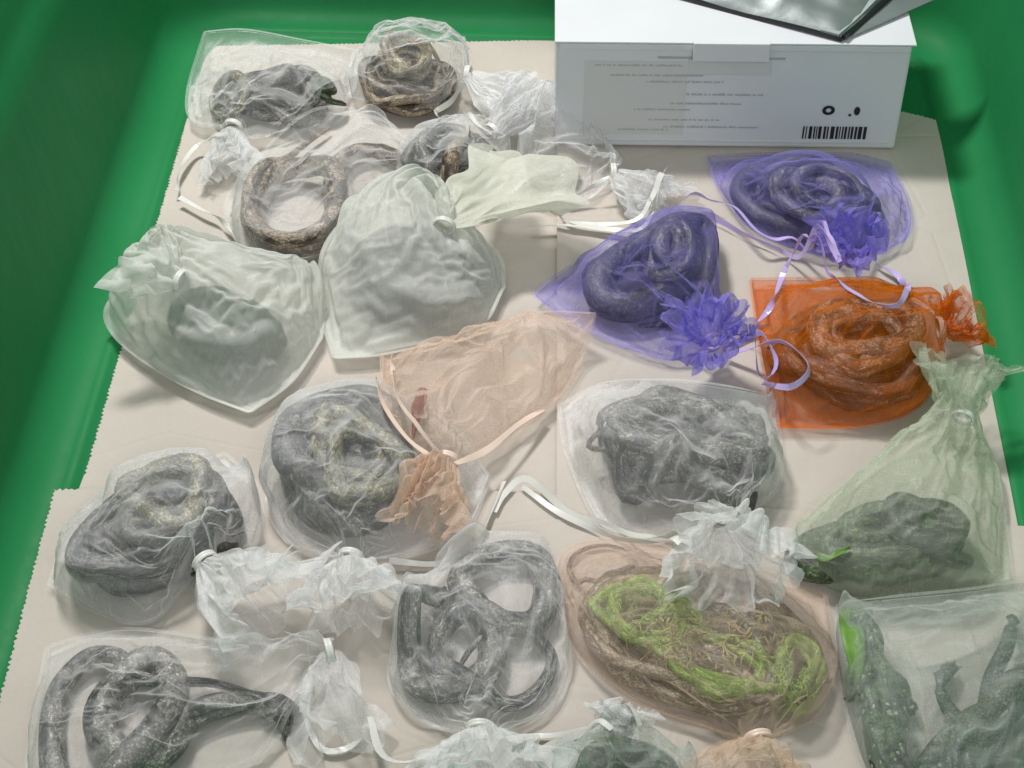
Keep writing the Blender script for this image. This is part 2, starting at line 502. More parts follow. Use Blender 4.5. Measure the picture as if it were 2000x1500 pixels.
def snake(label, path, r, mat, world=False, z_extra=0.0, head=True, spiky=False, cat="snake", group=None, F=None, cap=0.03):
    F = H if F is None else F
    pts = np.array(path, float) if world or isinstance(path, np.ndarray) else np.array([GH(x, y, r, F=F)[:2] for x, y in path])
    L0 = plen(catmull(pts, 200))
    n = max(40, int(L0 / (r * 0.42)))
    xy = catmull(pts, n)
    t = np.linspace(0, 1, n)
    rad = r * np.clip(np.minimum(1, 0.12 + 1.6 * (1 - t) ** 0.8), 0.10, 1)       # tail tapers
    s = t * L0
    hl = min(4.2 * r, 0.035)
    hw = np.ones(n); hh = np.ones(n)
    if head:
        u = np.clip(s / hl, 0, 1)
        prof = np.interp(u, [0, 0.05, 0.2, 0.45, 0.68, 0.85, 1.0], [0.12, 0.38, 0.62, 0.92, 0.98, 0.70, 0.72])
        proh = np.interp(u, [0, 0.05, 0.2, 0.45, 0.68, 0.85, 1.0], [0.10, 0.25, 0.42, 0.62, 0.66, 0.60, 0.70])
        neck = np.interp(s, [hl, hl * 2.6], [0.72, 1.0])
        hw = np.where(u < 1, prof, neck); hh = np.where(u < 1, proh, neck)
    z = lay(xy, rad * hh, F, cap) + z_extra
    P = np.c_[xy, z]
    for i in range(n): stamp_ball(F, xy[i][0], xy[i][1], z[i], rad[i] * hw[i])
    T = np.gradient(P, axis=0); T /= np.linalg.norm(T, axis=1)[:, None] + 1e-9
    S = np.cross(T, [0, 0, 1.0]); S /= np.linalg.norm(S, axis=1)[:, None] + 1e-9
    U = np.cross(S, T)
    K = 14
    ang = np.linspace(0, 2 * math.pi, K + 1)
    ca, sa = np.cos(ang), np.sin(ang)
    V = P[:, None] + (rad * hw)[:, None, None] * ca[None, :, None] * S[:, None] + (rad * hh)[:, None, None] * (sa * np.where(sa < 0, 0.86, 1.0))[None, :, None] * U[:, None]
    uvs = np.stack(np.broadcast_arrays(s[:, None], (ang / (2 * math.pi))[None, :]), -1).reshape(-1, 2)
    verts = V.reshape(-1, 3)
    faces = grid_faces(n, K + 1, flip=True)
    verts = np.vstack([verts, P[0] - T[0] * rad[0] * 0.06, P[-1] + T[-1] * rad[-1] * 0.5])
    uvs = np.vstack([uvs, [0, .25], [L0, .25]])
    a, b = len(verts) - 2, len(verts) - 1
    faces += [(a, j, j + 1) for j in range(K)] + [(b, (n - 1) * (K + 1) + j + 1, (n - 1) * (K + 1) + j) for j in range(K)]
    root = mesh(cat, verts, faces, mat, uv=uvs)
    tag(root, label, cat, group)
    if head:
        i = int(np.argmin(np.abs(s - hl * 0.36)))
        for sd in (-1, 1):
            c = P[i] + S[i] * sd * rad[i] * hw[i] * 0.82 + U[i] * rad[i] * hh[i] * 0.55
            bm = bmesh.new(); bmesh.ops.create_uvsphere(bm, u_segments=8, v_segments=6, radius=r * 0.17)
            me = bpy.data.meshes.new("eye"); bm.to_mesh(me); bm.free(); me.materials.append(M["eye"])
            e = bpy.data.objects.new("eye", me); e.location = c
            link(e); e.parent = root
    return root
TANGLE = {3, 23, 31, 53, 61, 83, 103, 201, 202, 203}
def coil(cx, cy, ax, ay, rot, turns, seed, inner=0.25, z=0.015, start=0.0):
    rg = random.Random(seed)
    n = int(turns * 9)
    c, s = math.cos(rot), math.sin(rot)
    if seed in TANGLE:         # crosses over itself again and again
        th, out = rg.uniform(0, 6.28), []
        for i in range(int(turns * 4.2) + 2):
            th += rg.uniform(1.0, 2.3)
            rho = rg.uniform(0.45, 1.0)
            x, y = math.cos(th) * rho * ax, math.sin(th) * rho * ay
            out.append(G(cx + x * c - y * s, cy + x * s + y * c, z)[:2])
        return np.array(out)
    ph = rg.uniform(0, 6.28)
    out = []
    for i in range(n + 1):
        th = start + 2 * math.pi * turns * i / n
        rho = inner + (1 - inner) * (0.5 + 0.5 * math.sin(th * 0.618 + ph)) ** 0.8
        rho *= rg.uniform(0.88, 1.08)
        x, y = math.cos(th) * rho * ax, math.sin(th) * rho * ay
        c, s = math.cos(rot), math.sin(rot)
        out.append(G(cx + x * c - y * s, cy + x * s + y * c, z)[:2])
    return np.array(out)      # points on the tub floor, in metres

# ------------------------------------------------------------------ drawstring bags
def pbd(P, rest_u, rest_s, rest_d1, rest_d2, pin, floor, iters, g, bend=0.25, seed=0):
    rb_u = np.linalg.norm(P[2:] - P[:-2], axis=2); rb_s = np.linalg.norm(P[:, 2:] - P[:, :-2], axis=2)
    wgt = np.where(pin, 0.0, 1.0)
    def solve(a, b, rest, wa, wb, k, only_stretch=False, only_short=False):
        d = b - a
        L = np.linalg.norm(d, axis=-1) + 1e-9
        C = (L - rest)
        if only_stretch: C = np.maximum(C, 0)
        if only_short: C = np.minimum(C, 0)
        ws = wa + wb
        f = (k * C / L / np.where(ws > 0, ws, 1))[..., None] * d
        a += f * wa[..., None]; b -= f * wb[..., None]
    for it in range(iters):
        P[..., 2] -= g * wgt
        for o in (0, 1):
            n = (P.shape[0] - o) // 2
            solve(P[o:o + 2 * n:2], P[o + 1:o + 2 * n:2], rest_u[o::2][:n], wgt[o:o + 2 * n:2], wgt[o + 1:o + 2 * n:2], 0.9)
            n = (P.shape[1] - o) // 2
            solve(P[:, o:o + 2 * n:2], P[:, o + 1:o + 2 * n:2], rest_s[:, o::2][:, :n], wgt[:, o:o + 2 * n:2], wgt[:, o + 1:o + 2 * n:2], 0.9)
        for o in (0, 1):
            n = (P.shape[0] - o) // 2
            a, b = P[o:o + 2 * n:2, :-1], P[o + 1:o + 2 * n:2, 1:]
            for q in (0, 1):
                solve(a[:, q::2], b[:, q::2], rest_d1[o::2][:n][:, q::2], wgt[o:o + 2 * n:2, :-1][:, q::2], wgt[o + 1:o + 2 * n:2, 1:][:, q::2], 0.35)
            a, b = P[o:o + 2 * n:2, 1:], P[o + 1:o + 2 * n:2, :-1]
            for q in (0, 1):
                solve(a[:, q::2], b[:, q::2], rest_d2[o::2][:n][:, q::2], wgt[o:o + 2 * n:2, 1:][:, q::2], wgt[o + 1:o + 2 * n:2, :-1][:, q::2], 0.35)
        for o in range(4):     # resist sharp folding
            a, b = P[o:-2:4], P[o + 2::4]; n = min(len(a), len(b))
            solve(a[:n], b[:n], rb_u[o::4][:n], wgt[o:-2:4][:n], wgt[o + 2::4][:n], bend, only_short=True)
            a, b = P[:, o:-2:4], P[:, o + 2::4]; n = min(a.shape[1], b.shape[1])
            solve(a[:, :n], b[:, :n], rb_s[:, o::4][:, :n], wgt[:, o:-2:4][:, :n], wgt[:, o + 2::4][:, :n], bend, only_short=True)
        fl = floor(P[..., 0], P[..., 1])
        P[..., 2] = np.where(pin, P[..., 2], np.maximum(P[..., 2], fl))
    return P

def lnoise(shape, cells, rg):
    """smooth noise on a grid"""
    c = rg.standard_normal((cells[0] + 1, cells[1] + 1))
    x = np.linspace(0, cells[0] - 1e-6, shape[0]); y = np.linspace(0, cells[1] - 1e-6, shape[1])
    i, j = x.astype(int), y.astype(int)
    u = x - i; v = y - j
    u = (u * u * (3 - 2 * u))[:, None]; v = (v * v * (3 - 2 * v))[None, :]
    a, b, cc, d = c[np.ix_(i, j)], c[np.ix_(i + 1, j)], c[np.ix_(i, j + 1)], c[np.ix_(i + 1, j + 1)]
    return a * (1 - u) * (1 - v) + b * u * (1 - v) + cc * (1 - u) * v + d * u * v

def ribbon(name, pts, width, mat, parent, lift=0.002, thick=0.00022, world=False, twist=1.5, seed=0, F=None):
    F = H if F is None else F
    P = np.array(pts, float) if world else np.array([GH(x, y, lift, F=F) for x, y in pts])
    n = max(16, int(plen(P) / 0.003))
    P = catmull(P, n)
    fl = hs(F, P[:, 0], P[:, 1]) + lift
    P[:, 2] = np.maximum(gsmooth(np.maximum(P[:, 2], fl), 6), fl)
    P[:, 2] = gsmooth(P[:, 2], 3)
    rg = np.random.default_rng(seed)
    tw = gsmooth(np.cumsum(rg.standard_normal(n)) * 0.25, 20) * twist
    T = np.gradient(P, axis=0); T /= np.linalg.norm(T, axis=1)[:, None] + 1e-9
    S = np.cross(T, [0, 0, 1.0]); S /= np.linalg.norm(S, axis=1)[:, None] + 1e-9
    U = np.cross(S, T)
    A = S * np.cos(tw)[:, None] + U * np.sin(tw)[:, None]; B = np.cross(T, A)
    ww = width * (0.85 + 0.15 * np.sin(np.linspace(0, 9, n) + seed))
    ring = []
    for a, b in ((-1, -1), (0, -1.2), (1, -1), (1, 1), (0, 1.2), (-1, 1)):
        ring.append(P + A * (a * ww / 2)[:, None] + B * b * thick / 2)
    V = np.stack(ring, 1).reshape(-1, 3)
    f = grid_faces(n, 6, close=True) + [tuple(range(6)), tuple(range((n - 1) * 6, n * 6))[::-1]]
    return mesh(name, V, f, mat, parent, smooth=False)

def bag(label, left, right, neck, mat, bottom=(), z=0.010, neck_z=0.016, inflate=0.00025, slack=1.06, pleat=0.004,
        ruffle=None, rmat=None, ribbon_mat="ribbon_white", tails=(), seed=1, nu=84, ns=74, H0=None, neck_w=0.012, g=0.00012,
        group=None, crumple=0.0021, cat="bag", rw=0.0042, ridges=1.0, reach=0.1):
    """left/right: photo points from the two bottom corners up to the neck; bottom: between the corners.
    The cloth hangs over whatever lies in it (height field) with spare cloth that buckles into creases."""
    global H
    rg = np.random.default_rng(seed)
    H0 = H if H0 is None else H0
    def pt(p):
        zz = p[2] if len(p) > 2 else z
        return GH(p[0], p[1], 0.0012, zz, F=H0)
    N0 = GH(neck[0], neck[1], 0.003, neck_z, F=H0)
    BL, BR = pt(left[0]), pt(right[0])
    Lc = catmull([pt(p) for p in left] , 120) ; Rc = catmull([pt(p) for p in right], 120)
    mid = (BL + BR) / 2
    axis = N0 - mid; axis[2] = 0; axis /= np.linalg.norm(axis)
    side = np.array([-axis[1], axis[0], 0])
    if (BL - BR) @ side < 0: side = -side          # side points to L
    Bc = catmull([BL] + [pt(p) for p in bottom] + [BR], ns)
    th = np.linspace(0, math.pi, ns)
    def neck_arc(sg):
        return N0[None] + np.cos(th)[:, None] * side * neck_w / 2 + (sg * np.sin(th) * neck_w * 0.42)[:, None] * np.array([0, 0, 1.0])
    us = np.linspace(0, 1, nu); ss = np.linspace(0, 1, ns)
    Lc = resample(np.vstack([Lc[:-1], neck_arc(1)[:1]]), nu); Rc = resample(np.vstack([Rc[:-1], neck_arc(1)[-1:]]), nu)
    Lc[0], Rc[0] = Bc[0], Bc[-1]
    def coons(Nc):
        u = us[:, None, None]; s = ss[None, :, None]
        return ((1 - s) * Lc[:, None] + s * Rc[:, None] + (1 - u) * Bc[None] + u * Nc[None]
                - ((1 - u) * (1 - s) * Bc[0] + (1 - u) * s * Bc[-1] + u * (1 - s) * Nc[0] + u * s * Nc[-1]))
    top = coons(neck_arc(1)); bot = coons(neck_arc(-1))
    pin = np.zeros((nu, ns), bool); pin[0] = pin[-1] = True; pin[:, 0] = pin[:, -1] = True
    Hs = H.copy()
    for _ in range(3):
        for ax in (0, 1): Hs = np.maximum(Hs, np.maximum(np.roll(Hs, 1, ax), np.roll(Hs, -1, ax)))
    Hs = blur(Hs, 2)
    flo = lambda x, y: hs(Hs, x, y) + 0.0013
    zz = top[..., 2].copy(); fl = flo(top[..., 0], top[..., 1])
    du = plen(Lc) / nu; dsx = plen(Bc) / ns
    for k in range(500):
        av = (zz[2:, 1:-1] + zz[:-2, 1:-1] + zz[1:-1, 2:] + zz[1:-1, :-2]) / 4 + inflate * 0.12
        zz[1:-1, 1:-1] = np.maximum(av, fl[1:-1, 1:-1])
    top[..., 2] = zz
    # gathers running out of the neck
    kp = rg.integers(6, 10)
    sw = ss[None, :] + 0.05 * lnoise((nu, ns), (3, 4), rg)
    fold = np.abs(np.sin(math.pi * kp * sw + rg.uniform(0, 3))) + 0.6 * np.abs(np.sin(math.pi * (kp * 0.53) * sw + 1.0))
    fold = fold - fold.mean()
    wt = np.interp(us, [0, 0.30, 0.75, 0.95, 1.0], [reach * 0.2, reach, 0.8, 0.5, 0.15])[:, None] * np.sin(math.pi * ss)[None, :] ** 0.5
    width = np.linalg.norm(Lc - Rc, axis=1)[:, None]
    ridge = np.zeros((nu, ns))
    for _ in range(int(9 * ridges)):
        s1 = rg.uniform(0.06, 0.94); s0 = s1 + rg.uniform(-0.12, 0.12); u0 = rg.uniform(0.1, 0.7); bendy = rg.uniform(-0.06, 0.06)
        sc_ = s0 + (s1 - s0) * us[:, None] + bendy * np.sin(math.pi * us)[:, None]
        wr = (0.006 + 0.004 * rg.random()) / np.maximum(width, 0.02)
        k_ = np.interp(us, [max(0, u0 - .05), u0 + 0.15, 0.9, 1.0], [0, 1, 0.9, 0.1])[:, None]
        ridge = np.maximum(ridge, k_ * np.maximum(0, 1 - np.abs(ss[None, :] - sc_) / wr) * rg.uniform(0.5, 1.0))
    for _ in range(int(7 * ridges)):       # creases across, between what bulges inside
        c0_, c1_ = rg.uniform(0.08, 0.92, 2), rg.uniform(0.08, 0.92, 2)
        dv = c1_ - c0_; L_ = np.linalg.norm(dv) + 1e-6; dv = dv / L_
        aa = (us[:, None] - c0_[0]) * dv[0] + (ss[None, :] - c0_[1]) * dv[1]; bb = np.abs(-(us[:, None] - c0_[0]) * dv[1] + (ss[None, :] - c0_[1]) * dv[0])
        ridge = np.maximum(ridge, 0.6 * np.maximum(0, 1 - bb / 0.03) * np.clip(np.minimum(aa, L_ - aa) / 0.1, 0, 1))
    ridge *= (np.sin(math.pi * ss)[None, :] ** 0.4) * (np.sin(math.pi * np.clip(us, 0, 1))[:, None] ** 0.3)
    top[..., 2] += 0.0058 * ridge
    top[..., 2] += pleat * fold * wt * np.clip(width / 0.06, 0.25, 1.2)
    base_r = lambda A, B: np.linalg.norm(A - B, axis=-1)
    ru, rs_ = base_r(top[1:], top[:-1]), base_r(top[:, 1:], top[:, :-1])
    d1, d2 = base_r(top[:-1, :-1], top[1:, 1:]), base_r(top[:-1, 1:], top[1:, :-1])
    amp = crumple * np.sin(math.pi * us)[:, None] ** 0.5 * np.sin(math.pi * ss)[None, :] ** 0.5
    for cells, a in (((4, 4), 1.6), ((8, 7), 1.2), ((15, 13), 0.5), ((30, 27), 0.12)):
        for ax in range(3):
            nz_ = lnoise((nu, ns), cells, rg)
            if ax == 2: nz_ = 0.8 - 2.0 * np.abs(nz_)          # sharp ridges
            top[..., ax] += amp * a * nz_ * (1.0 if ax == 2 else 0.6)
    sl = slack * (1 + 0.03 * lnoise((nu, ns), (6, 6), rg))
    top = pbd(top, ru * sl[1:], rs_ * sl[:, 1:], d1 * slack, d2 * slack, pin, flo, 60, g, bend=0.12)
    # lower layer lies on the ground
    hb = hs(blur(H0, 2), bot[..., 0], bot[..., 1]) + 0.0008
    e = np.minimum(np.minimum(us[:, None] / 0.12, (1 - us[:, None]) / 0.15), np.minimum(ss, 1 - ss)[None, :] / 0.12).clip(0, 1)
    bot[..., 2] = bot[..., 2] * (1 - e) + np.minimum(bot[..., 2], hb) * e
    bot[1:-1, 1:-1, 2] = np.minimum(bot[1:-1, 1:-1, 2], top[1:-1, 1:-1, 2] - 0.0004)
    root = empty("drawstring_bag", (mid[0], mid[1], float(H0[int((mid[0] - HX0) / HR), int((mid[1] - HY0) / HR)])))
    tag(root, label, cat, group)
    lu, lsn = plen(Lc), plen(Bc)
    uvg = np.stack(np.broadcast_arrays(us[:, None] * lu, ss[None, :] * lsn), -1).reshape(-1, 2)
    vt = np.vstack([top.reshape(-1, 3), bot.reshape(-1, 3)])
    idx = np.arange(nu * ns * 2)
    bm_i = (np.arange(nu * ns) + nu * ns).reshape(nu, ns)
    ti = np.arange(nu * ns).reshape(nu, ns)
    bm_i[0] = ti[0]; bm_i[:, 0] = ti[:, 0]; bm_i[:, -1] = ti[:, -1]
    fc = grid_faces(nu, ns, flip=True)
    fc2 = [(bm_i[i, j], bm_i[i, j + 1], bm_i[i + 1, j + 1], bm_i[i + 1, j]) for i in range(nu - 1) for j in range(ns - 1)]
    pouch = mesh("pouch", vt, fc + fc2, M[mat], root, uv=np.vstack([uvg, uvg]))
    sub = pouch.modifiers.new("Subdivision", 'SUBSURF'); sub.levels = sub.render_levels = 1
    stamp_grid(H, top)
    # stitched hem along the two sides and the bottom
    hem = np.vstack([Lc[:-3][::-1], Bc[1:-1], Rc[:-3]])
    hem = resample(hem, 150)
    T = np.gradient(hem, axis=0); T /= np.linalg.norm(T, axis=1)[:, None] + 1e-9
    S = np.cross(T, [0, 0, 1.0])
    hv = np.stack([hem - S * 0.0014, hem + S * 0.0014 * 0.8 + [0, 0, 0.0003]], 1).reshape(-1, 3)
    huv = np.stack([np.repeat(np.linspace(0, .3, 150), 2), np.tile([0, .003], 150)], 1)
    mesh("hem", hv, grid_faces(150, 2), M[mat], root, uv=huv)
    # ruffle beyond the neck
    if ruffle:
        tip, wid = ruffle["tip"], ruffle["width"]
        tz = ruffle.get("tip_z", 0.02)
        E = GH(tip[0], tip[1], 0.002, tz, F=H0)
        ax3 = E - N0; Lr = np.linalg.norm(ax3); ax3 = ax3 / Lr
        b = np.cross(ax3, [0, 0, 1.0]); b /= np.linalg.norm(b); nn = np.cross(b, ax3)
        flat = ruffle.get("flat", 0.45); nv, na = 30, 264
        t = np.linspace(0, 1, nv)[:, None]; ph = np.linspace(0, 2 * math.pi, na + 1)[None, :]
        k1, k2, k3 = ruffle.get("pleats", (11, 19, 31))
        p1, p2, p3 = rg.uniform(0, 6.28, 3)
        fo = 0.5 * np.sin(k1 * ph + p1 + 0.8 * t) + 0.35 * np.sin(k2 * ph + p2 - 0.9 * t) + 0.22 * np.sin(k3 * ph + p3)
        fo = np.sign(fo) * np.abs(fo) ** 0.8
        nzp = lnoise((nv, na + 1), (4, 16), rg); nzp[:, -1] = nzp[:, 0]
        tt = t ** ruffle.get("flare", 0.75)
        r0 = neck_w * 0.42
        rad = r0 * (1 - tt) + (wid / 2) * tt
        lenv = Lr * (1 + 0.10 * np.sin(2 * ph + p2) + 0.09 * np.sin(3 * ph + p3) + 0.025 * np.sin(7 * ph + p1))
        curl = ruffle.get("curl", 0.0)
        al = lenv * (t - curl * t ** 3) + 0.0012 * t * np.sin(k2 * ph + p1)
        rr = rad * (1 + ruffle.get("amp", 0.24) * fo * t ** 0.4 * (1 - 0.15 * t)) + 0.004 * nzp * t
        shift = 0.10 * wid * np.sin(2.2 * t + p1) * t
        X = rr * np.cos(ph) + shift; Y = rr * np.sin(ph) * flat + 0.0025 * t * np.cos(k2 * ph + p2)
        Pp = N0 + al[..., None] * ax3 + X[..., None] * b + Y[..., None] * nn
        fl = hs(blur(H0, 2), Pp[..., 0], Pp[..., 1]) + 0.0012 + 0.0022 * (1 + np.sin(k2 * ph * 1.0 + p3 + 0 * t))
        Pp[..., 2] = np.where(t > 0.05, np.maximum(Pp[..., 2], fl), Pp[..., 2])
        for cells, a in (((4, 14), 0.0026), ((5, 30), 0.0009)):
            for axk in range(3):
                q_ = lnoise((nv, na + 1), cells, rg); q_[:, -1] = q_[:, 0]
                Pp[..., axk] += a * q_ * np.minimum(1, 2.5 * t)
        Pp[:, -1] = Pp[:, 0]
        uvr = np.stack(np.broadcast_arrays(t * Lr, ph / 6.283 * wid * 3), -1).reshape(-1, 2)
        Pi = N0 + (Pp - N0) * 0.72                                  # the folded-over inner frill
        sh_ = 37
        Pi = np.concatenate([Pi[:, sh_:-1], Pi[:, :sh_ + 1]], 1)
        ca_, sa_ = math.cos(0.9), math.sin(0.9)
        rel = Pi - N0; xb = rel @ b; xn = rel @ nn; xa = rel @ ax3
        Pi = N0 + xa[..., None] * ax3 + (xb * 0.85)[..., None] * b + (np.maximum(xn, 0) * 1.25 + np.minimum(xn, 0) * 0.6 + 0.004 * t)[..., None] * nn
        Pi[..., 2] = np.where(t > 0.08, np.maximum(Pi[..., 2], fl + 0.002), Pi[..., 2])
        nr_ = nv * (na + 1)
        rf = mesh("ruffle", np.vstack([Pp.reshape(-1, 3), Pi.reshape(-1, 3)]), grid_faces(nv, na + 1) + (grid_faces(nv, na + 1, off=nr_) if ruffle.get("inner", True) else []), M[rmat or mat], root, uv=np.vstack([uvr, uvr]))
        stamp_grid(H, Pp[:, :], cap=N0[2] + 0.03)
    # drawstring wound round the neck
    th2 = np.linspace(0, 2 * math.pi * 2.15, 60)
    nd = axis
    ring = N0[None] + np.cos(th2)[:, None] * side * (neck_w * 0.56) + np.sin(th2)[:, None] * np.array([0, 0, neck_w * 0.5]) + ((th2 / 13.5 - 0.5) * 0.004)[:, None] * nd
    nseg, K = 60, 6
    T = np.gradient(ring, axis=0); T /= np.linalg.norm(T, axis=1)[:, None]
    A = np.repeat(nd[None], nseg, 0); B = np.cross(T, A)
    V = np.stack([ring + A * math.cos(a) * 0.0013 + B * math.sin(a) * 0.0008 for a in np.linspace(0, 2 * math.pi, K, endpoint=False)], 1)
    mesh("drawstring", V.reshape(-1, 3), grid_faces(nseg, K, close=True) + [tuple(range(K)), tuple(range((nseg - 1) * K, nseg * K))[::-1]], M[ribbon_mat], root)
    for k, tl in enumerate(tails):
        ribbon("drawstring_tail", tl, rw, M[ribbon_mat], root, seed=seed * 7 + k)
    return root

# ------------------------------------------------------------------ the carton and the pouch on it
bl, br = G(1083, 284, 0.005), G(1747, 291, 0.005)
bx = br - bl; BW = float(np.linalg.norm(bx)); bx = bx / BW; by = np.array([-bx[1], bx[0], 0])
def zfor(p, py):       # height at which the vertical over p meets photo row py
    lo, hi = 0.0, 0.3
    for _ in range(40):
        m = (lo + hi) / 2
        q = np.array([p[0], p[1], m]) - CAM
        dep = q[1] * CP - q[2] * SP; up = q[1] * SP + q[2] * CP
        if 750 - FPX * up / dep > py: lo = m
        else: hi = m
    return lo
BH = zfor((bl + br) / 2, 84) - 0.005
BD = 0.13
carton = empty("carton", (bl + br) / 2)
tag(carton, "white cardboard carton with bar code and tucked front tab at the far end", "carton")
def bp(a, d, h):       # carton coordinates: along the front, depth, height
    return bl + bx * a + by * d + np.array([0, 0, h])
def slab(name, a0, a1, d0, d1, h0, h1, mat, parent, bevel=0.0):
    v = [bp(a, d, h) for a in (a0, a1) for d in (d0, d1) for h in (h0, h1)]
    f = [(0, 1, 3, 2), (4, 6, 7, 5), (0, 4, 5, 1), (2, 3, 7, 6), (0, 2, 6, 4), (1, 5, 7, 3)]
    o = mesh(name, v, f, mat, parent, smooth=False)
    if bevel:
        m = o.modifiers.new("Bevel", 'BEVEL'); m.width = bevel; m.segments = 2
    return o
slab("body", 0, BW, 0, BD, 0, BH - 0.0015, M["carton"], carton, 0.0020)
slab("lid", -0.0012, BW + 0.0022, -0.0012, BD, BH - 0.0008, BH + 0.0006, M["carton"], carton, 0.0005)
slab("lid_flap", 0.002, BW - 0.002, -0.0014, -0.0004, BH - 0.0055, BH - 0.0010, M["carton"], carton, 0.0003)
def fx(px): return (px - 1075) / (1755 - 1075) * BW
def fh(py): return (287 - py) / (287 - 84) * BH
tab = slab("tab", fx(1336), fx(1482), -0.0052, -0.0016, fh(112), fh(78), M["carton"], carton, 0.0006)
slab("tab_slot", fx(1270), fx(1515), -0.0007, -0.0001, fh(113.5), fh(110.5), M["print_grey"], carton)
slab("tab_tongue", fx(1330), fx(1490), -0.0009, -0.0002, fh(143), fh(114), M["print_pale"], carton, 0.0004)
# bar code, ring and drop marks
v, f = [], []
rg = random.Random(4)
x = 1567.0
while x < 1697:
    wd = rg.choice([2.2, 3, 4.5, 6, 7.5])
    a0, a1 = fx(x), fx(min(x + wd, 1698)); h0, h1 = fh(267), fh(242)
    k = len(v); v += [bp(a0, -0.0006, h0), bp(a1, -0.0006, h0), bp(a1, -0.0006, h1), bp(a0, -0.0006, h1)]; f.append((k, k + 1, k + 2, k + 3))
    x += wd + rg.choice([2.2, 3, 4.2])
mesh("bar_code", v, f, M["print_black"], carton, smooth=False)
def disc(name, px, py, r0, r1, sx=1.0):
    v, f = [], []
    for i in range(24):
        a = 2 * math.pi * i / 24
        for r in (r0, r1): v.append(bp(fx(px) + r * math.cos(a) * sx, -0.0006, fh(py) + r * math.sin(a)))
    f = [(2 * i, 2 * i + 1, (2 * i + 3) % 48, (2 * i + 2) % 48) for i in range(24)]
    return mesh(name, v, f, M["print_black"], carton, smooth=False)
disc("ring_mark", 1612, 210, 0.0017, 0.0040, 1.1)
disc("drop_mark", 1668, 211, 0.0001, 0.0036, 0.6)
disc("dot_mark", 1655, 219, 0.0001, 0.0011)
# faint printed panel
v, f = [], []
rg = random.Random(9)
for i, (y0, x0, x1) in enumerate([(127, 1150, 1320), (146, 1180, 1360), (158, 1250, 1400), (182, 1330, 1480), (200, 1300, 1440), (212, 1230, 1340), (232, 1260, 1400), (246, 1290, 1480), (252, 1200, 1300)]):
    x = x0
    while x < x1:
        wd = rg.uniform(1.6, 3.2)
        hb = rg.choice([1.4, 1.4, 1.6, 2.6])
        a0, a1 = fx(x), fx(min(x + wd, x1)); h0, h1 = fh(y0 + 1.4), fh(y0 - hb)
        k = len(v); v += [bp(a0, -0.0005, h0), bp(a1, -0.0005, h0), bp(a1, -0.0005, h1), bp(a0, -0.0005, h1)]; f.append((k, k + 1, k + 2, k + 3))
        x += wd + rg.choice([0.9, 0.9, 0.9, 1.1, 1.1, 4.0])
mesh("printed_lines", v, f, M["print_grey"], carton, smooth=False)
slab("printed_panel", fx(1130), fx(1330), -0.00035, -0.0001, fh(262), fh(120), M["print_pale"], carton)
slab("base_fold", fx(1085), fx(1740), -0.0008, 0.0, fh(276), fh(273.5), M["print_pale"], carton)
# grey foil pouch lying on the lid
zt = BH + 0.0062
def tp(px, py, z=0.0): return G(px, py, zt + z)
c0, cl, cr = tp(1645, 80), tp(1330, -4), tp(1790, -48)
e1, e2 = cl - c0, cr - c0
e1 = e1 / np.linalg.norm(e1); e2 = e2 / np.linalg.norm(e2)
pouch_root = empty("foil_pouch", c0)
tag(pouch_root, "grey crinkled foil pouch with black edges lying on the carton", "pouch")
rgn = np.random.default_rng(5)
na_, nb_ = 44, 30
L1, L2 = 0.155, 0.085
nz = lnoise((na_, nb_), (7, 5), rgn) * 0.6 + lnoise((na_, nb_), (14, 10), rgn) * 0.4
def pz(a, b, k): 
    e = min(1, a / 0.12, b / 0.2, (1 - a) / 0.1, (1 - b) / 0.1)
    return 0.0015 + max(0, e) ** 0.6 * (0.0075 + 0.0022 * k)
vt = [c0 + e1 * L1 * a + e2 * L2 * b + np.array([0, 0, pz(a, b, nz[i, j])]) for i, a in enumerate(np.linspace(0, 1, na_)) for j, b in enumerate(np.linspace(0, 1, nb_))]
vb = [c0 + e1 * L1 * a + e2 * L2 * b + np.array([0, 0, 0.0004]) for a in np.linspace(0, 1, na_) for b in np.linspace(0, 1, nb_)]
mesh("film", vt + vb, grid_faces(na_, nb_) + grid_faces(na_, nb_, off=na_ * nb_, flip=True), M["foil"], pouch_root)
def strip(name, p, q, wv, h, mat):
    wv = np.asarray(wv); up = np.array([0, 0, h])
    n = 12; v = []
    for i in range(n):
        t = i / (n - 1); c = p * (1 - t) + q * t + np.array([0, 0, 0.0006 * math.sin(9 * t + h * 3000)])
        v += [c, c + wv, c + wv + up, c + up]
    f = grid_faces(n, 4, close=True) + [(3, 2, 1, 0), tuple(range(4 * n - 4, 4 * n))]
    return mesh(name, v, f, mat, pouch_root, smooth=False)
strip("black_edge", c0 - e2 * 0.002, c0 + e1 * L1 - e2 * 0.002, e2 * 0.0028, 0.0022, M["black"])
strip("black_seam", c0 - e1 * 0.002 + [0, 0, 0.001], c0 - e1 * 0.002 + e2 * L2 + [0, 0, 0.001], e1 * 0.0030, 0.0028, M["black"])
strip("heat_seal", c0 + e1 * 0.003 + [0, 0, 0.001], c0 + e1 * 0.003 + e2 * L2 + [0, 0, 0.004], e1 * 0.013, 0.0028, M["foil_seal"])
# grey film flap right of the seam
v = [c0 - e1 * 0.001 + [0, 0, 0.0006], c0 - e1 * 0.001 + e2 * L2 + [0, 0, 0.0006], c0 - e1 * 0.030 + e2 * L2 + [0, 0, 0.0016]]
v += [p + np.array([0, 0, 0.0008]) for p in v]
mesh("film_flap", v, [(0, 1, 2), (5, 4, 3), (0, 3, 4, 1), (1, 4, 5, 2), (2, 5, 3, 0)], M["foil"], pouch_root, smooth=False)
# ------------------------------------------------------------------ bags and what lies in them, far ones first
def snap():
    global BASE
    BASE = H.copy()
    return BASE

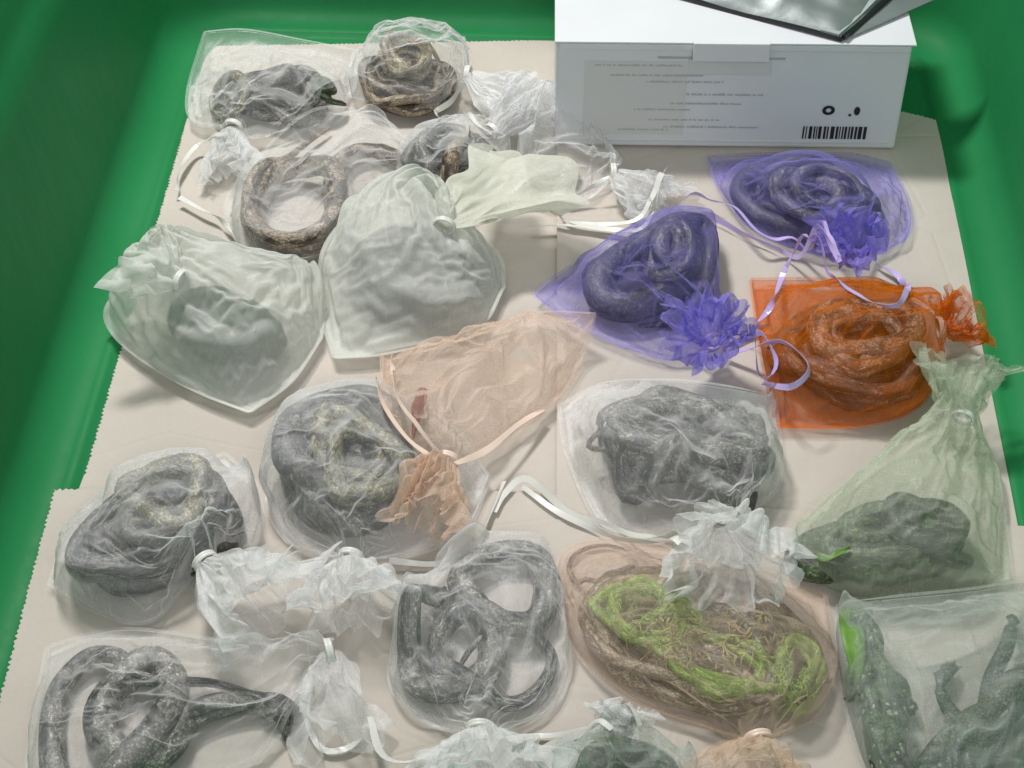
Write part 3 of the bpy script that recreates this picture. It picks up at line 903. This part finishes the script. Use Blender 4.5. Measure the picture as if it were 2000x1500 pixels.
# far left bag
h0 = snap()
snake("grey mottled snake coiled in the clear bag at the far left corner", coil(545, 192, 105, 48, 0.1, 3.5, 3), 0.0049, M["s_grey"], cap=0.026)
snake("olive snake curled up on the left in the far left corner bag", coil(440, 195, 45, 35, 0.3, 1.9, 5), 0.0040, M["s_olive"], cap=0.026)
snake("small green snake on the right in the far left corner bag", coil(640, 190, 32, 22, 0.0, 1.6, 8), 0.0033, M["s_green"], cap=0.026)
bag("clear organza bag in the far left corner with blue-white gathered neck", [(400, 62, .03), (368, 170), (374, 232), (436, 246)],
    [(706, 100, .02), (690, 176), (600, 236), (500, 270), (474, 254)], (455, 250), "clear", bottom=[(480, 58, .035), (600, 80, .03)],
    ruffle=dict(tip=(440, 345), width=0.042, tip_z=0.012), rmat="white", seed=11, H0=h0, neck_z=0.022,
    tails=[[(440, 262), (390, 285), (352, 330), (345, 372)], [(350, 385), (395, 410), (430, 428), (470, 468)]])

# bag against the far wall
h0 = snap()
snake("brown snake coiled in the tall clear bag against the far wall", coil(795, 160, 92, 50, 0, 4.8, 21), 0.0052, M["s_brown"], cap=0.026)
snake("pale brown snake lying on top in the tall bag at far wall", coil(800, 140, 70, 40, 0.4, 2.8, 23), 0.0046, M["s_tan"], cap=0.026)
bag("tall clear organza bag against the far wall with neck turned to the carton", [(686, 190), (750, 206), (850, 214), (896, 165)],
    [(690, 105, .02), (755, 55, .03), (850, 58, .03), (905, 100, .02), (918, 126)], (915, 145), "clear", bottom=[(684, 150)],
    ruffle=dict(tip=(1060, 235), width=0.055, tip_z=0.02), rmat="white", seed=12, H0=h0, neck_z=0.024, inflate=0.0005,
    tails=[[(905, 160), (880, 200), (850, 222), (880, 245)]])

# brown snake
h0 = snap()
snake("brown banded snake lying in open loops in the faint bag left of centre", [(792, 312), (745, 290), (690, 294), (655, 330), (655, 390), (650, 440), (600, 478), (530, 470), (492, 425),
      (510, 365), (570, 330), (640, 350), (662, 410), (640, 468), (570, 492), (500, 465), (488, 400), (520, 340), (560, 300), (600, 265), (642, 235)], 0.0078, M["s_brown"])
bag("faint sheer bag over the brown looped snake", [(470, 490), (440, 400), (500, 310), (610, 215), (720, 220), (800, 270)], [(640, 500), (710, 440), (790, 370)], (830, 330), "faint",
    bottom=[(560, 512)], ruffle=dict(tip=(890, 345), width=0.034, tip_z=0.014, flat=0.25), seed=13, H0=h0, neck_z=0.018, pleat=0.002)

# two bags in front of the carton
h0 = snap()
snake("dark grey snake coiled in the clear bag behind the cream knot", coil(880, 332, 98, 46, -0.35, 3.7, 31), 0.0052, M["s_grey"], cap=0.026)
snake("brown snake under the grey one behind the cream knot", [(800, 380), (850, 372), (900, 340), (960, 310), (1000, 270)], 0.0062, M["s_brown"])
bag("clear organza bag behind the cream knotted bag, neck towards the carton", [(775, 328), (830, 280), (890, 250), (940, 240)], [(840, 396), (920, 372), (990, 320), (985, 280)], (962, 258), "clear",
    bottom=[(800, 370)], ruffle=dict(tip=(1050, 180), width=0.045, tip_z=0.03), rmat="white", seed=14, H0=h0, neck_z=0.026,
    tails=[[(960, 262), (925, 235), (900, 232), (915, 262)]])
h0 = snap()
snake("small brown snake in the clear bag at the carton's near left foot", coil(1075, 325, 48, 30, 0.2, 2.4, 35), 0.0045, M["s_tan"], cap=0.026)
bag("clear organza bag at the carton's near left foot with frilled white neck", [(1015, 262), (1085, 226), (1170, 262), (1210, 315)], [(1030, 385), (1090, 398), (1150, 388), (1190, 352)], (1200, 338), "clear",
    bottom=[(1010, 320)], ruffle=dict(tip=(1292, 408), width=0.052, tip_z=0.012), rmat="white", seed=15, H0=h0, neck_z=0.02,
    tails=[[(1190, 345), (1120, 385), (1090, 405), (1110, 432), (1180, 440), (1250, 425), (1290, 385)], [(1030, 442), (1120, 440), (1200, 450), (1262, 436), (1300, 330)]])

# orange bag
h0 = snap()
snake("dark snake coiled low in the orange bag", coil(1665, 700, 145, 85, 0.12, 4.5, 51), 0.0077, M["s_dark"], cap=0.026)
snake("brown snake on top of the coil in the orange bag", coil(1690, 700, 120, 70, 0.2, 2.6, 53), 0.0071, M["s_brown"], cap=0.026)
bag("bright orange organza bag by the right wall", [(1466, 545), (1600, 545), (1750, 560), (1830, 600)], [(1515, 835), (1690, 832), (1800, 790), (1840, 690)], (1838, 640), "orange",
    bottom=[(1478, 640), (1495, 740)], ruffle=dict(tip=(1892, 612), width=0.040, tip_z=0.028, flat=0.8), ribbon_mat="ribbon_peach", seed=17, H0=h0, neck_z=0.024, inflate=0.0004)
# purple bags
h0 = snap()
snake("black and grey snake coiled in the purple bag nearest the carton", coil(1575, 385, 150, 62, 0.22, 3.9, 41), 0.0067, M["s_black"], cap=0.026)
snake("dark grey snake lying across the top in the purple bag nearest carton", coil(1600, 410, 90, 45, 0.3, 2.2, 43), 0.0058, M["s_dark"], cap=0.026)
bag("dark purple organza bag just below the carton's bar code", [(1382, 306), (1405, 370), (1462, 442), (1560, 488), (1640, 500)], [(1738, 318), (1776, 395), (1772, 462), (1695, 505)], (1668, 505), "purple",
    bottom=[(1470, 300), (1560, 300), (1660, 300)], ruffle=dict(tip=(1672, 452), width=0.044, tip_z=0.054, flat=0.9, pleats=(12, 21, 33)), rmat="violet", ribbon_mat="ribbon_purple", seed=16, H0=h0, neck_z=0.022,
    tails=[[(1640, 500), (1560, 492), (1480, 450), (1430, 400), (1370, 395), (1310, 415)], [(1640, 512), (1540, 500), (1450, 455), (1390, 425), (1330, 418)]])

h0 = snap()
snake("black snake folded in thick loops in the left purple bag", [(1150, 560), (1180, 510), (1260, 470), (1330, 470), (1360, 520), (1310, 570), (1220, 600), (1170, 570), (1200, 520), (1290, 480), (1370, 450), (1385, 510), (1370, 570), (1320, 610), (1250, 620)], 0.0104, M["s_black"])
snake("dark grey snake lying in the purple bag left of the orange bag", coil(1310, 525, 36, 48, 0.2, 2.2, 57), 0.0068, M["s_dark"], cap=0.026)
bag("purple organza bag left of the orange bag with frilled violet neck", [(1042, 575), (1110, 625), (1190, 665), (1300, 700), (1360, 690)], [(1330, 432), (1392, 452), (1400, 555), (1412, 625)], (1392, 668), "purple",
    bottom=[(1100, 530), (1210, 475)], ruffle=dict(tip=(1398, 640), width=0.050, tip_z=0.054, flat=0.95, pleats=(13, 22, 35)), rmat="violet", ribbon_mat="ribbon_purple", seed=18, H0=h0, neck_z=0.022,
    tails=[[(1410, 670), (1470, 640), (1510, 590), (1535, 535), (1600, 530), (1650, 560), (1700, 592), (1760, 592), (1765, 560), (1710, 510)],
           [(1415, 680), (1470, 665), (1515, 700), (1500, 735), (1460, 740)], [(1420, 690), (1490, 680), (1560, 690), (1580, 725), (1540, 755), (1490, 748)]])

# peach bag with moss
h0 = snap()
snake("brown snake among moss in the peach bag at the near right", coil(1365, 1250, 225, 120, 0.3, 7.5, 111), 0.0050, M["s_tan"], cap=0.012)
snake("grey patterned snake in the middle of the mossy peach bag", coil(1430, 1280, 120, 80, 0.3, 2.2, 113), 0.0052, M["s_grey"], cap=0.014)
def moss(label, cx, cy, ax, ay, n, mat, seed, length=0.02):
    rg = random.Random(seed)
    v, f = [], []
    HF = H.copy()
    for _ in range(n):
        a = rg.uniform(0, 6.283); q = math.sqrt(rg.random())
        p = GH(cx + ax * q * math.cos(a), cy + ay * q * math.sin(a), 0.0008, F=HF)
        d = rg.uniform(0, 6.283); L = length * rg.uniform(0.5, 1.2); wv = 0.0007
        prev = None
        for k in range(5):
            t = k / 4
            dd = d + 1.4 * t * rg.uniform(-1, 1)
            c = p + np.array([math.cos(dd) * L * t, math.sin(dd) * L * t, 0])
            c[2] = min(float(hs(HF, c[0], c[1])), p[2] + 0.004) + 0.0012 + 0.003 * math.sin(math.pi * t) * rg.random()
            s = np.array([-math.sin(dd), math.cos(dd), 0]) * wv * (1.2 - t)
            i = len(v); v += [c - s, c + s, c + [0, 0, wv * 1.3]]
            if prev is not None:
                for j in range(3): f.append((prev + j, prev + (j + 1) % 3, i + (j + 1) % 3, i + j))
            prev = i
            stamp_ball(H, c[0], c[1], c[2] - 0.0005, 0.0022)
    o = mesh("moss", v, f, mat, smooth=True)
    return tag(o, label, "moss", kind="stuff")
snake("thin lime green snake on the left in the mossy peach bag", coil(1265, 1225, 130, 80, 0.2, 4.5, 201), 0.0026, M["s_lime"], cap=0.018)
snake("thin lime green snake low in the middle of the mossy peach bag", coil(1400, 1310, 190, 75, 0.35, 4.0, 202), 0.0024, M["s_lime"], cap=0.018)
snake("thin lime green snake at the right end of the mossy peach bag", coil(1555, 1330, 55, 75, 0.2, 3.2, 203), 0.0026, M["s_lime"], cap=0.018)
moss("tuft of green moss at the upper left of the mossy peach bag", 1262, 1190, 45, 26, 90, M["moss"], 1, 0.010)
moss("yellow green moss at the lower right of the mossy peach bag", 1545, 1330, 26, 30, 90, M["moss"], 2, 0.008)
moss("dry yellowish moss spread through the mossy peach bag", 1380, 1250, 150, 60, 90, M["moss_dry"], 3, 0.010)
ring_r = [G(1180 + 68 * math.cos(a), 1105 + 45 * math.sin(a), 0.01)[:2] for a in np.linspace(0.6, 6.4, 14)]
snake("very thin brown snake bent into a ring in the mossy peach bag", ring_r, 0.0015, M["s_brown"], world=True, head=False)
bag("peach organza bag of moss and snakes at the near right with salmon knot", [(1082, 1150), (1130, 1280), (1250, 1375), (1390, 1425), (1445, 1438)], [(1612, 1160), (1628, 1300), (1595, 1395), (1520, 1435)], (1482, 1445), "peach",
    bottom=[(1105, 1072), (1220, 1052), (1400, 1092), (1530, 1125)], ruffle=dict(tip=(1480, 1545), width=0.075, tip_z=0.024, flat=0.5, pleats=(11, 18, 29)), rmat="peach_knot", ribbon_mat="ribbon_peach", seed=28, H0=h0, neck_z=0.024, pleat=0.003)

# big bag right of the middle
h0 = snap()
snake("mottled grey snake heaped in the clear bag at centre right", coil(1320, 872, 195, 72, 0.08, 6.5, 61), 0.0073, M["s_grey"], cap=0.024)
snake("dark mottled snake hanging to the front of the clear centre right bag", [(1190, 840), (1230, 890), (1270, 950), (1330, 910), (1350, 960), (1400, 890), (1440, 960), (1462, 915), (1475, 850), (1400, 830)], 0.0082, M["s_dark"], cap=0.026)
bag("clear organza bag of mottled snakes below the left purple bag, with white rosette neck", [(1092, 792), (1112, 900), (1185, 1030), (1330, 1052), (1385, 1030)], [(1514, 775), (1522, 940), (1450, 1012)], (1410, 1022), "clear",
    bottom=[(1180, 748), (1310, 742), (1430, 756)], ruffle=dict(tip=(1425, 1115), width=0.072, tip_z=0.050, flat=0.75, pleats=(12, 20, 33)), rmat="white", seed=19, H0=h0, neck_z=0.026,
    tails=[[(1340, 1052), (1220, 1042), (1110, 1000), (1030, 935), (985, 965), (965, 1000)], [(1330, 1060), (1200, 1050), (1090, 1000), (1020, 950)]])

def leaf(label, pts, wd, seed):
    P = catmull([GH(x, y, 0.004) for x, y in pts], 16)
    fl = hs(H, P[:, 0], P[:, 1]) + 0.003
    P[:, 2] = gsmooth(np.maximum(P[:, 2], fl), 3)
    T = np.gradient(P, axis=0); S = np.cross(T, [0, 0, 1.0]); S /= np.linalg.norm(S, axis=1)[:, None]
    ww = wd * np.sin(np.linspace(0.12, math.pi - 0.05, 16)) ** 0.8
    v = []
    for i in range(16):
        for k in (-1, -.5, 0, .5, 1): v.append(P[i] + S[i] * k * ww[i] / 2 + np.array([0, 0, abs(k) * 0.0018]))
    o = mesh("leaf", v, grid_faces(16, 5), M["leaf"])
    sd = o.modifiers.new("Solidify", 'SOLIDIFY'); sd.thickness = 0.0004
    return tag(o, label, "leaf")
# green bag by the right wall
h0 = snap()
snake("dark green snake heaped in the pale green bag by the right wall", coil(1720, 1076, 160, 52, -0.05, 4.3, 71), 0.0077, M["s_green"], cap=0.026)
snake("black green snake on the right of the pale green bag", coil(1815, 1060, 85, 66, 0.2, 2.6, 73), 0.0077, M["s_black"], cap=0.026)
leaf("green leaf on the left in the pale green bag at the right wall", [(1590, 1110), (1615, 1095), (1640, 1080), (1660, 1072)], 0.006, 2)
bag("pale green organza bag standing by the right wall, neck upwards", [(1548, 1105), (1565, 1020), (1690, 910), (1830, 820)], [(1975, 1130), (1955, 960), (1925, 860), (1900, 815)], (1880, 815), "green_sheer",
    bottom=[(1640, 1160), (1800, 1172)], ruffle=dict(tip=(1892, 700), width=0.052, tip_z=0.05, flat=0.5), seed=20, H0=h0, neck_z=0.03, ribbon_mat="ribbon_white", inflate=0.0005)

# grey bag left of the middle
h0 = snap()
snake("dark grey snake coiled in the clear bag partly under the peach bag", coil(670, 910, 125, 120, -0.3, 4.2, 81), 0.0100, M["s_dark"], cap=0.026)
snake("olive and yellow patterned snake on top in the bag partly under the peach bag", coil(700, 935, 115, 95, 0.5, 2.6, 83), 0.0073, M["s_olive"], cap=0.026)
bag("clear organza bag of patterned snakes partly under the peach bag", [(600, 768), (545, 870), (522, 975), (560, 1055), (640, 1085)], [(955, 930), (920, 1020), (850, 1072), (730, 1090)], (685, 1090), "clear",
    bottom=[(740, 760), (880, 830)], ruffle=dict(tip=(690, 1190), width=0.062, tip_z=0.03, flat=0.5), rmat="white", seed=21, H0=h0, neck_z=0.024,
    tails=[[(760, 1095), (860, 1100), (930, 1060), (960, 1000), (985, 940)]])

# peach bag
h0 = snap()
chip = snake("thin dark red snake lying in the peach bag near its left edge", [(826, 768), (820, 790), (812, 822), (806, 850)], 0.0036, M["red"], head=False)
bag("peach organza bag in the middle with orange knot", [(745, 690), (752, 790), (800, 855), (842, 890)], [(1163, 612), (1138, 705), (1092, 780), (1000, 850), (905, 898)], (872, 900), "peach",
    bottom=[(880, 660), (1040, 612)], ruffle=dict(tip=(822, 1022), width=0.044, tip_z=0.030, flat=0.5), rmat="peach_knot", ribbon_mat="ribbon_peach", seed=22, H0=h0, neck_z=0.03, inflate=0.0005, crumple=0.0034, slack=1.10, ridges=1.8,
    tails=[[(850, 900), (790, 850), (745, 780), (735, 740)], [(860, 890), (815, 830), (775, 770), (765, 700)], [(890, 905), (950, 880), (1010, 830), (1060, 800)]])

# two pale, dense bags
h0 = snap()
snake("dark snake just visible in the pale cloth bag with the cream fan", coil(805, 560, 105, 58, 0.2, 4.0, 91), 0.0100, M["s_dark"], cap=0.022)
bag("pale cloth bag with cream fan-shaped tail in the upper middle", [(652, 700), (628, 610), (630, 490), (700, 408, .012), (785, 392, .018), (848, 420, .036)], [(985, 560), (978, 505), (935, 458), (885, 440)], (868, 440), "milky",
    bottom=[(760, 690), (930, 642)], ruffle=dict(tip=(1045, 345), width=0.085, tip_z=0.045, flat=0.16, pleats=(3, 5, 8), flare=0.9, amp=0.12, inner=False), rmat="cream", seed=23, H0=h0, neck_z=0.052, inflate=0.00055, pleat=0.0080, ridges=1.8, crumple=0.0012, reach=0.3,
    tails=[])
h0 = snap()
snake("dark green snake just visible in the pale tied bag by the left wall", coil(450, 660, 95, 48, 0.2, 4.0, 95), 0.0100, M["s_green"], cap=0.024)
bag("pale greenish cloth bag tied with a knot by the left wall", [(488, 806), (390, 768), (290, 712), (222, 655), (205, 605, .02), (250, 556, .03), (325, 546, .05)], [(628, 660), (632, 570), (590, 520, .03), (480, 515, .03), (400, 530, .03), (368, 545, .03)], (352, 548), "milky",
    bottom=[(570, 745)], ruffle=dict(tip=(258, 520), width=0.056, tip_z=0.062, flat=0.5, pleats=(3, 5, 9), amp=0.18, inner=False), seed=24, H0=h0, neck_z=0.060, inflate=0.00065, pleat=0.0095, ridges=2.0, crumple=0.0014, reach=0.35)

# bottom rows
h0 = snap()
snake("dark grey snake coiled in the clear bag on the left near the saw-toothed edge", coil(295, 1058, 175, 80, -0.45, 5.4, 101), 0.0077, M["s_dark"], cap=0.026)
snake("olive snake on top of the coil in the clear left bag", coil(345, 1010, 125, 70, -0.4, 2.4, 103), 0.0067, M["s_olive"], cap=0.026)
bag("clear organza bag at the left edge of the paper with bluish frilled neck", [(95, 1140), (190, 1195), (285, 1216), (350, 1160), (390, 1112)], [(440, 885), (505, 955), (500, 1050), (425, 1090)], (402, 1098), "clear",
    bottom=[(140, 1050), (270, 945)], ruffle=dict(tip=(520, 1205), width=0.072, tip_z=0.03, flat=0.55, pleats=(11, 18, 30)), rmat="white", seed=25, H0=h0, neck_z=0.028,
    tails=[[(560, 1235), (600, 1260), (605, 1330), (598, 1400), (628, 1462), (680, 1460), (722, 1425)]])
h0 = snap()
snake("grey snake lying in flat loops in the sheer bag at the near left", [(556, 1432), (563, 1392), (505, 1366), (425, 1374), (362, 1402), (330, 1452), (278, 1486), (215, 1455), (195, 1395), (232, 1335), (288, 1290), (332, 1322), (332, 1390), (296, 1455),
      (210, 1525), (125, 1540), (100, 1450), (112, 1345), (170, 1278), (232, 1285), (262, 1325), (330, 1338), (420, 1326), (512, 1342)], 0.0088, M["s_grey"], cap=0.012)
bag("faint sheer bag over the flat grey snake loops at the near left", [(92, 1262), (240, 1228), (430, 1250), (580, 1262)], [(45, 1560), (300, 1570), (510, 1480), (610, 1340)], (645, 1272), "faint",
    bottom=[(65, 1400)], ruffle=dict(tip=(660, 1455), width=0.044, tip_z=0.012, flat=0.2, pleats=(3, 5, 9), amp=0.14, inner=False), rmat="white", seed=26, H0=h0, neck_z=0.02, pleat=0.002)
h0 = snap()
snake("grey snake wound in ring-shaped loops in the bag at the near centre", [(905, 1180), (860, 1165), (815, 1190), (800, 1260), (815, 1330), (880, 1345), (950, 1310), (960, 1250), (935, 1190), (900, 1130), (960, 1085), (1040, 1085), (1068, 1140), (1050, 1210), (985, 1225),
      (930, 1200), (870, 1220), (860, 1290), (930, 1345), (1000, 1370), (1060, 1330), (1075, 1270), (1010, 1235), (930, 1260), (890, 1320)], 0.0076, M["s_grey"], cap=0.012)
bag("clear organza bag over ring-shaped snake loops at the near centre", [(790, 1190), (762, 1330), (830, 1408), (900, 1432)], [(1085, 1118), (1115, 1280), (1080, 1380), (975, 1432)], (938, 1425), "clear",
    bottom=[(870, 1105), (960, 1060), (1050, 1066)], ruffle=dict(tip=(938, 1560), width=0.092, tip_z=0.03, flat=0.45, pleats=(12, 21, 33)), rmat="white", seed=27, H0=h0, neck_z=0.022,
    tails=[[(1000, 1440), (1090, 1435), (1180, 1420)], [(880, 1450), (800, 1490), (745, 1470), (722, 1400)]])

# bag with lizards at the near right
def lizard(label, spine, r, limbs, mat, tag_group=None):
    """one body: trunk, limbs and toes fused by a voxel remesh; spine points (px, py, z, radius factor)"""
    v, f = [], []
    def tube(P, rad, K=12):
        P = np.array(P, float); n = max(10, int(plen(P) / 0.0035))
        Q = catmull(np.c_[P, rad], n); P, rad = Q[:, :3], Q[:, 3]
        T = np.gradient(P, axis=0); T /= np.linalg.norm(T, axis=1)[:, None] + 1e-9
        S = np.cross(T, [0.01, 0.02, 1.0]); S /= np.linalg.norm(S, axis=1)[:, None] + 1e-9
        U = np.cross(S, T); o = len(v)
        for i in range(n):
            for a in np.linspace(0, 2 * math.pi, K, endpoint=False):
                v.append(P[i] + rad[i] * (S[i] * math.cos(a) + U[i] * 0.8 * math.sin(a)))
        f.extend(grid_faces(n, K, off=o, close=True, flip=True)); f.append(tuple(range(o, o + K))); f.append(tuple(range(o + (n - 1) * K, o + n * K))[::-1])
        for i in range(n): stamp_ball(H, P[i][0], P[i][1], P[i][2], rad[i] * 0.8)
    tube([G(x, y, z) for x, y, z, k in spine], [r * k for x, y, z, k in spine])
    for limb in limbs:
        pts = [G(x, y, z) for x, y, z, k in limb["pts"]]
        tube(pts, [r * k for x, y, z, k in limb["pts"]], 8)
        for tx, ty in limb["toes"]:
            e = G(tx, ty, 0.010); m = (pts[-1] + e) / 2 + [0, 0, 0.003]
            tube([pts[-1], m, e], [0.0019, 0.0017, 0.0008], 6)
    o = mesh("lizard", v, f, mat)
    md = o.modifiers.new("Remesh", 'REMESH'); md.mode = 'VOXEL'; md.voxel_size = 0.0011; md.use_smooth_shade = True
    sm = o.modifiers.new("Smooth", 'SMOOTH'); sm.factor = 0.5; sm.iterations = 4
    tag(o, label, "lizard", tag_group)
    return o
def mat_lizard(name, base, dark, light):
    t = NT(name); tc = t.n("TexCoord"); p = t.n("BsdfPrincipled", i_Roughness=0.5)
    vo = t.n("TexVoronoi", i_Scale=430.0); vd = t.n("TexVoronoi", i_Scale=430.0, feature='DISTANCE_TO_EDGE'); nz = t.n("TexNoise", i_Scale=70.0, i_Detail=3.0)
    for n in (vo, vd, nz): t.l(tc.outputs["Object"], n.inputs["Vector"])
    c = t.mix(t.ramp(nz.outputs[0], [(0.42, (0, 0, 0)), (0.55, (1, 1, 1))]), dark, base)
    c = t.mix(t.ramp(vo.outputs["Color"], [(0.78, (0, 0, 0)), (0.86, (1, 1, 1))]), c, light)
    c = t.mix(t.ramp(vd.outputs[0], [(0.02, (0.85, 0.85, 0.85)), (0.12, (0, 0, 0))]), c, tuple(x * 0.4 for x in dark))
    t.l(c, p.inputs["Base Color"]); t.l(t.bump(vd.outputs[0], 0.8, 0.001), p.inputs["Normal"]); t.l(p.outputs[0], t.out.inputs[0])
    return t.m
M["liz"] = mat_lizard("lizard_skin", (0.15, 0.23, 0.10), (0.035, 0.055, 0.03), (0.42, 0.50, 0.30))
M["liz2"] = mat_lizard("lizard_skin_olive", (0.11, 0.14, 0.085), (0.045, 0.06, 0.045), (0.22, 0.27, 0.18))
h0 = snap()
lizard("dark green beaded lizard stretched along the left side of the near right bag", [(1672, 1192, .020, .30), (1682, 1215, .022, .62), (1696, 1250, .022, .78), (1704, 1285, .021, .60), (1716, 1330, .022, .95), (1728, 1400, .022, 1.1), (1732, 1470, .02, .95), (1745, 1570, .02, .5)], 0.0108,
       [dict(pts=[(1700, 1285, .02, .4), (1665, 1310, .02, .33), (1660, 1350, .012, .26)], toes=[(1648, 1368), (1658, 1375), (1670, 1372), (1680, 1362)]),
        dict(pts=[(1712, 1310, .02, .4), (1760, 1330, .02, .30), (1775, 1375, .014, .24)], toes=[(1768, 1398), (1778, 1402), (1788, 1398), (1794, 1388)])] + [dict(pts=[(x, y, .027, .22), (x + 1, y - 3, .034, .07)], toes=[]) for x, y in zip(np.linspace(1696, 1731, 14), np.linspace(1262, 1465, 14))], M["liz"])
lizard("olive green lizard reaching up with clawed hand in the near right bag", [(1830, 1600, .02, 1.2), (1850, 1520, .024, 1.35), (1905, 1440, .024, 1.2), (1950, 1390, .024, .8), (1985, 1350, .026, .95), (2025, 1320, .024, .6)], 0.0125,
       [dict(pts=[(1930, 1400, .024, .5), (1935, 1330, .022, .38), (1965, 1265, .022, .36), (1975, 1225, .02, .3)], toes=[(1965, 1205), (1975, 1200), (1985, 1206), (1992, 1218)]),
        dict(pts=[(1890, 1430, .022, .45), (1850, 1380, .018, .34), (1835, 1345, .014, .25)], toes=[(1838, 1300), (1850, 1290), (1868, 1288), (1822, 1312), (1880, 1300)])], M["liz2"])
leaf("bright green leaf by the left corner of the near right bag", [(1650, 1185), (1665, 1240), (1672, 1300), (1668, 1350)], 0.012, 1)
bag("grey green organza bag with lizards at the near right corner", [(1636, 1178), (1640, 1320), (1690, 1500), (1800, 1700)], [(2030, 1128), (2100, 1300), (2080, 1500), (1960, 1700)], (1880, 1740), "grey_green",
    bottom=[(1750, 1165), (1900, 1150)], seed=29, H0=h0, neck_z=0.02, inflate=0.0006, slack=1.05)

# bags cut by the near edge of the frame
h0 = snap()
snake("grey green snake in the pale bag cut by the near edge", coil(1215, 1540, 90, 60, 0, 3.2, 121), 0.0071, M["s_green"], cap=0.026)
bag("pale sheer bag cut by the near edge, with a white tied neck", [(1060, 1660), (1085, 1520), (1130, 1460), (1180, 1428)], [(1380, 1660), (1350, 1510), (1300, 1450), (1240, 1425)], (1208, 1422), "grey_green",
    bottom=[(1220, 1690)], ruffle=dict(tip=(1215, 1385), width=0.03, tip_z=0.03, flat=0.5), rmat="white", seed=30, H0=h0, neck_z=0.026,
    tails=[[(1195, 1425), (1120, 1445), (1050, 1475), (1000, 1510)], [(1250, 1418), (1200, 1395), (1172, 1365)]])
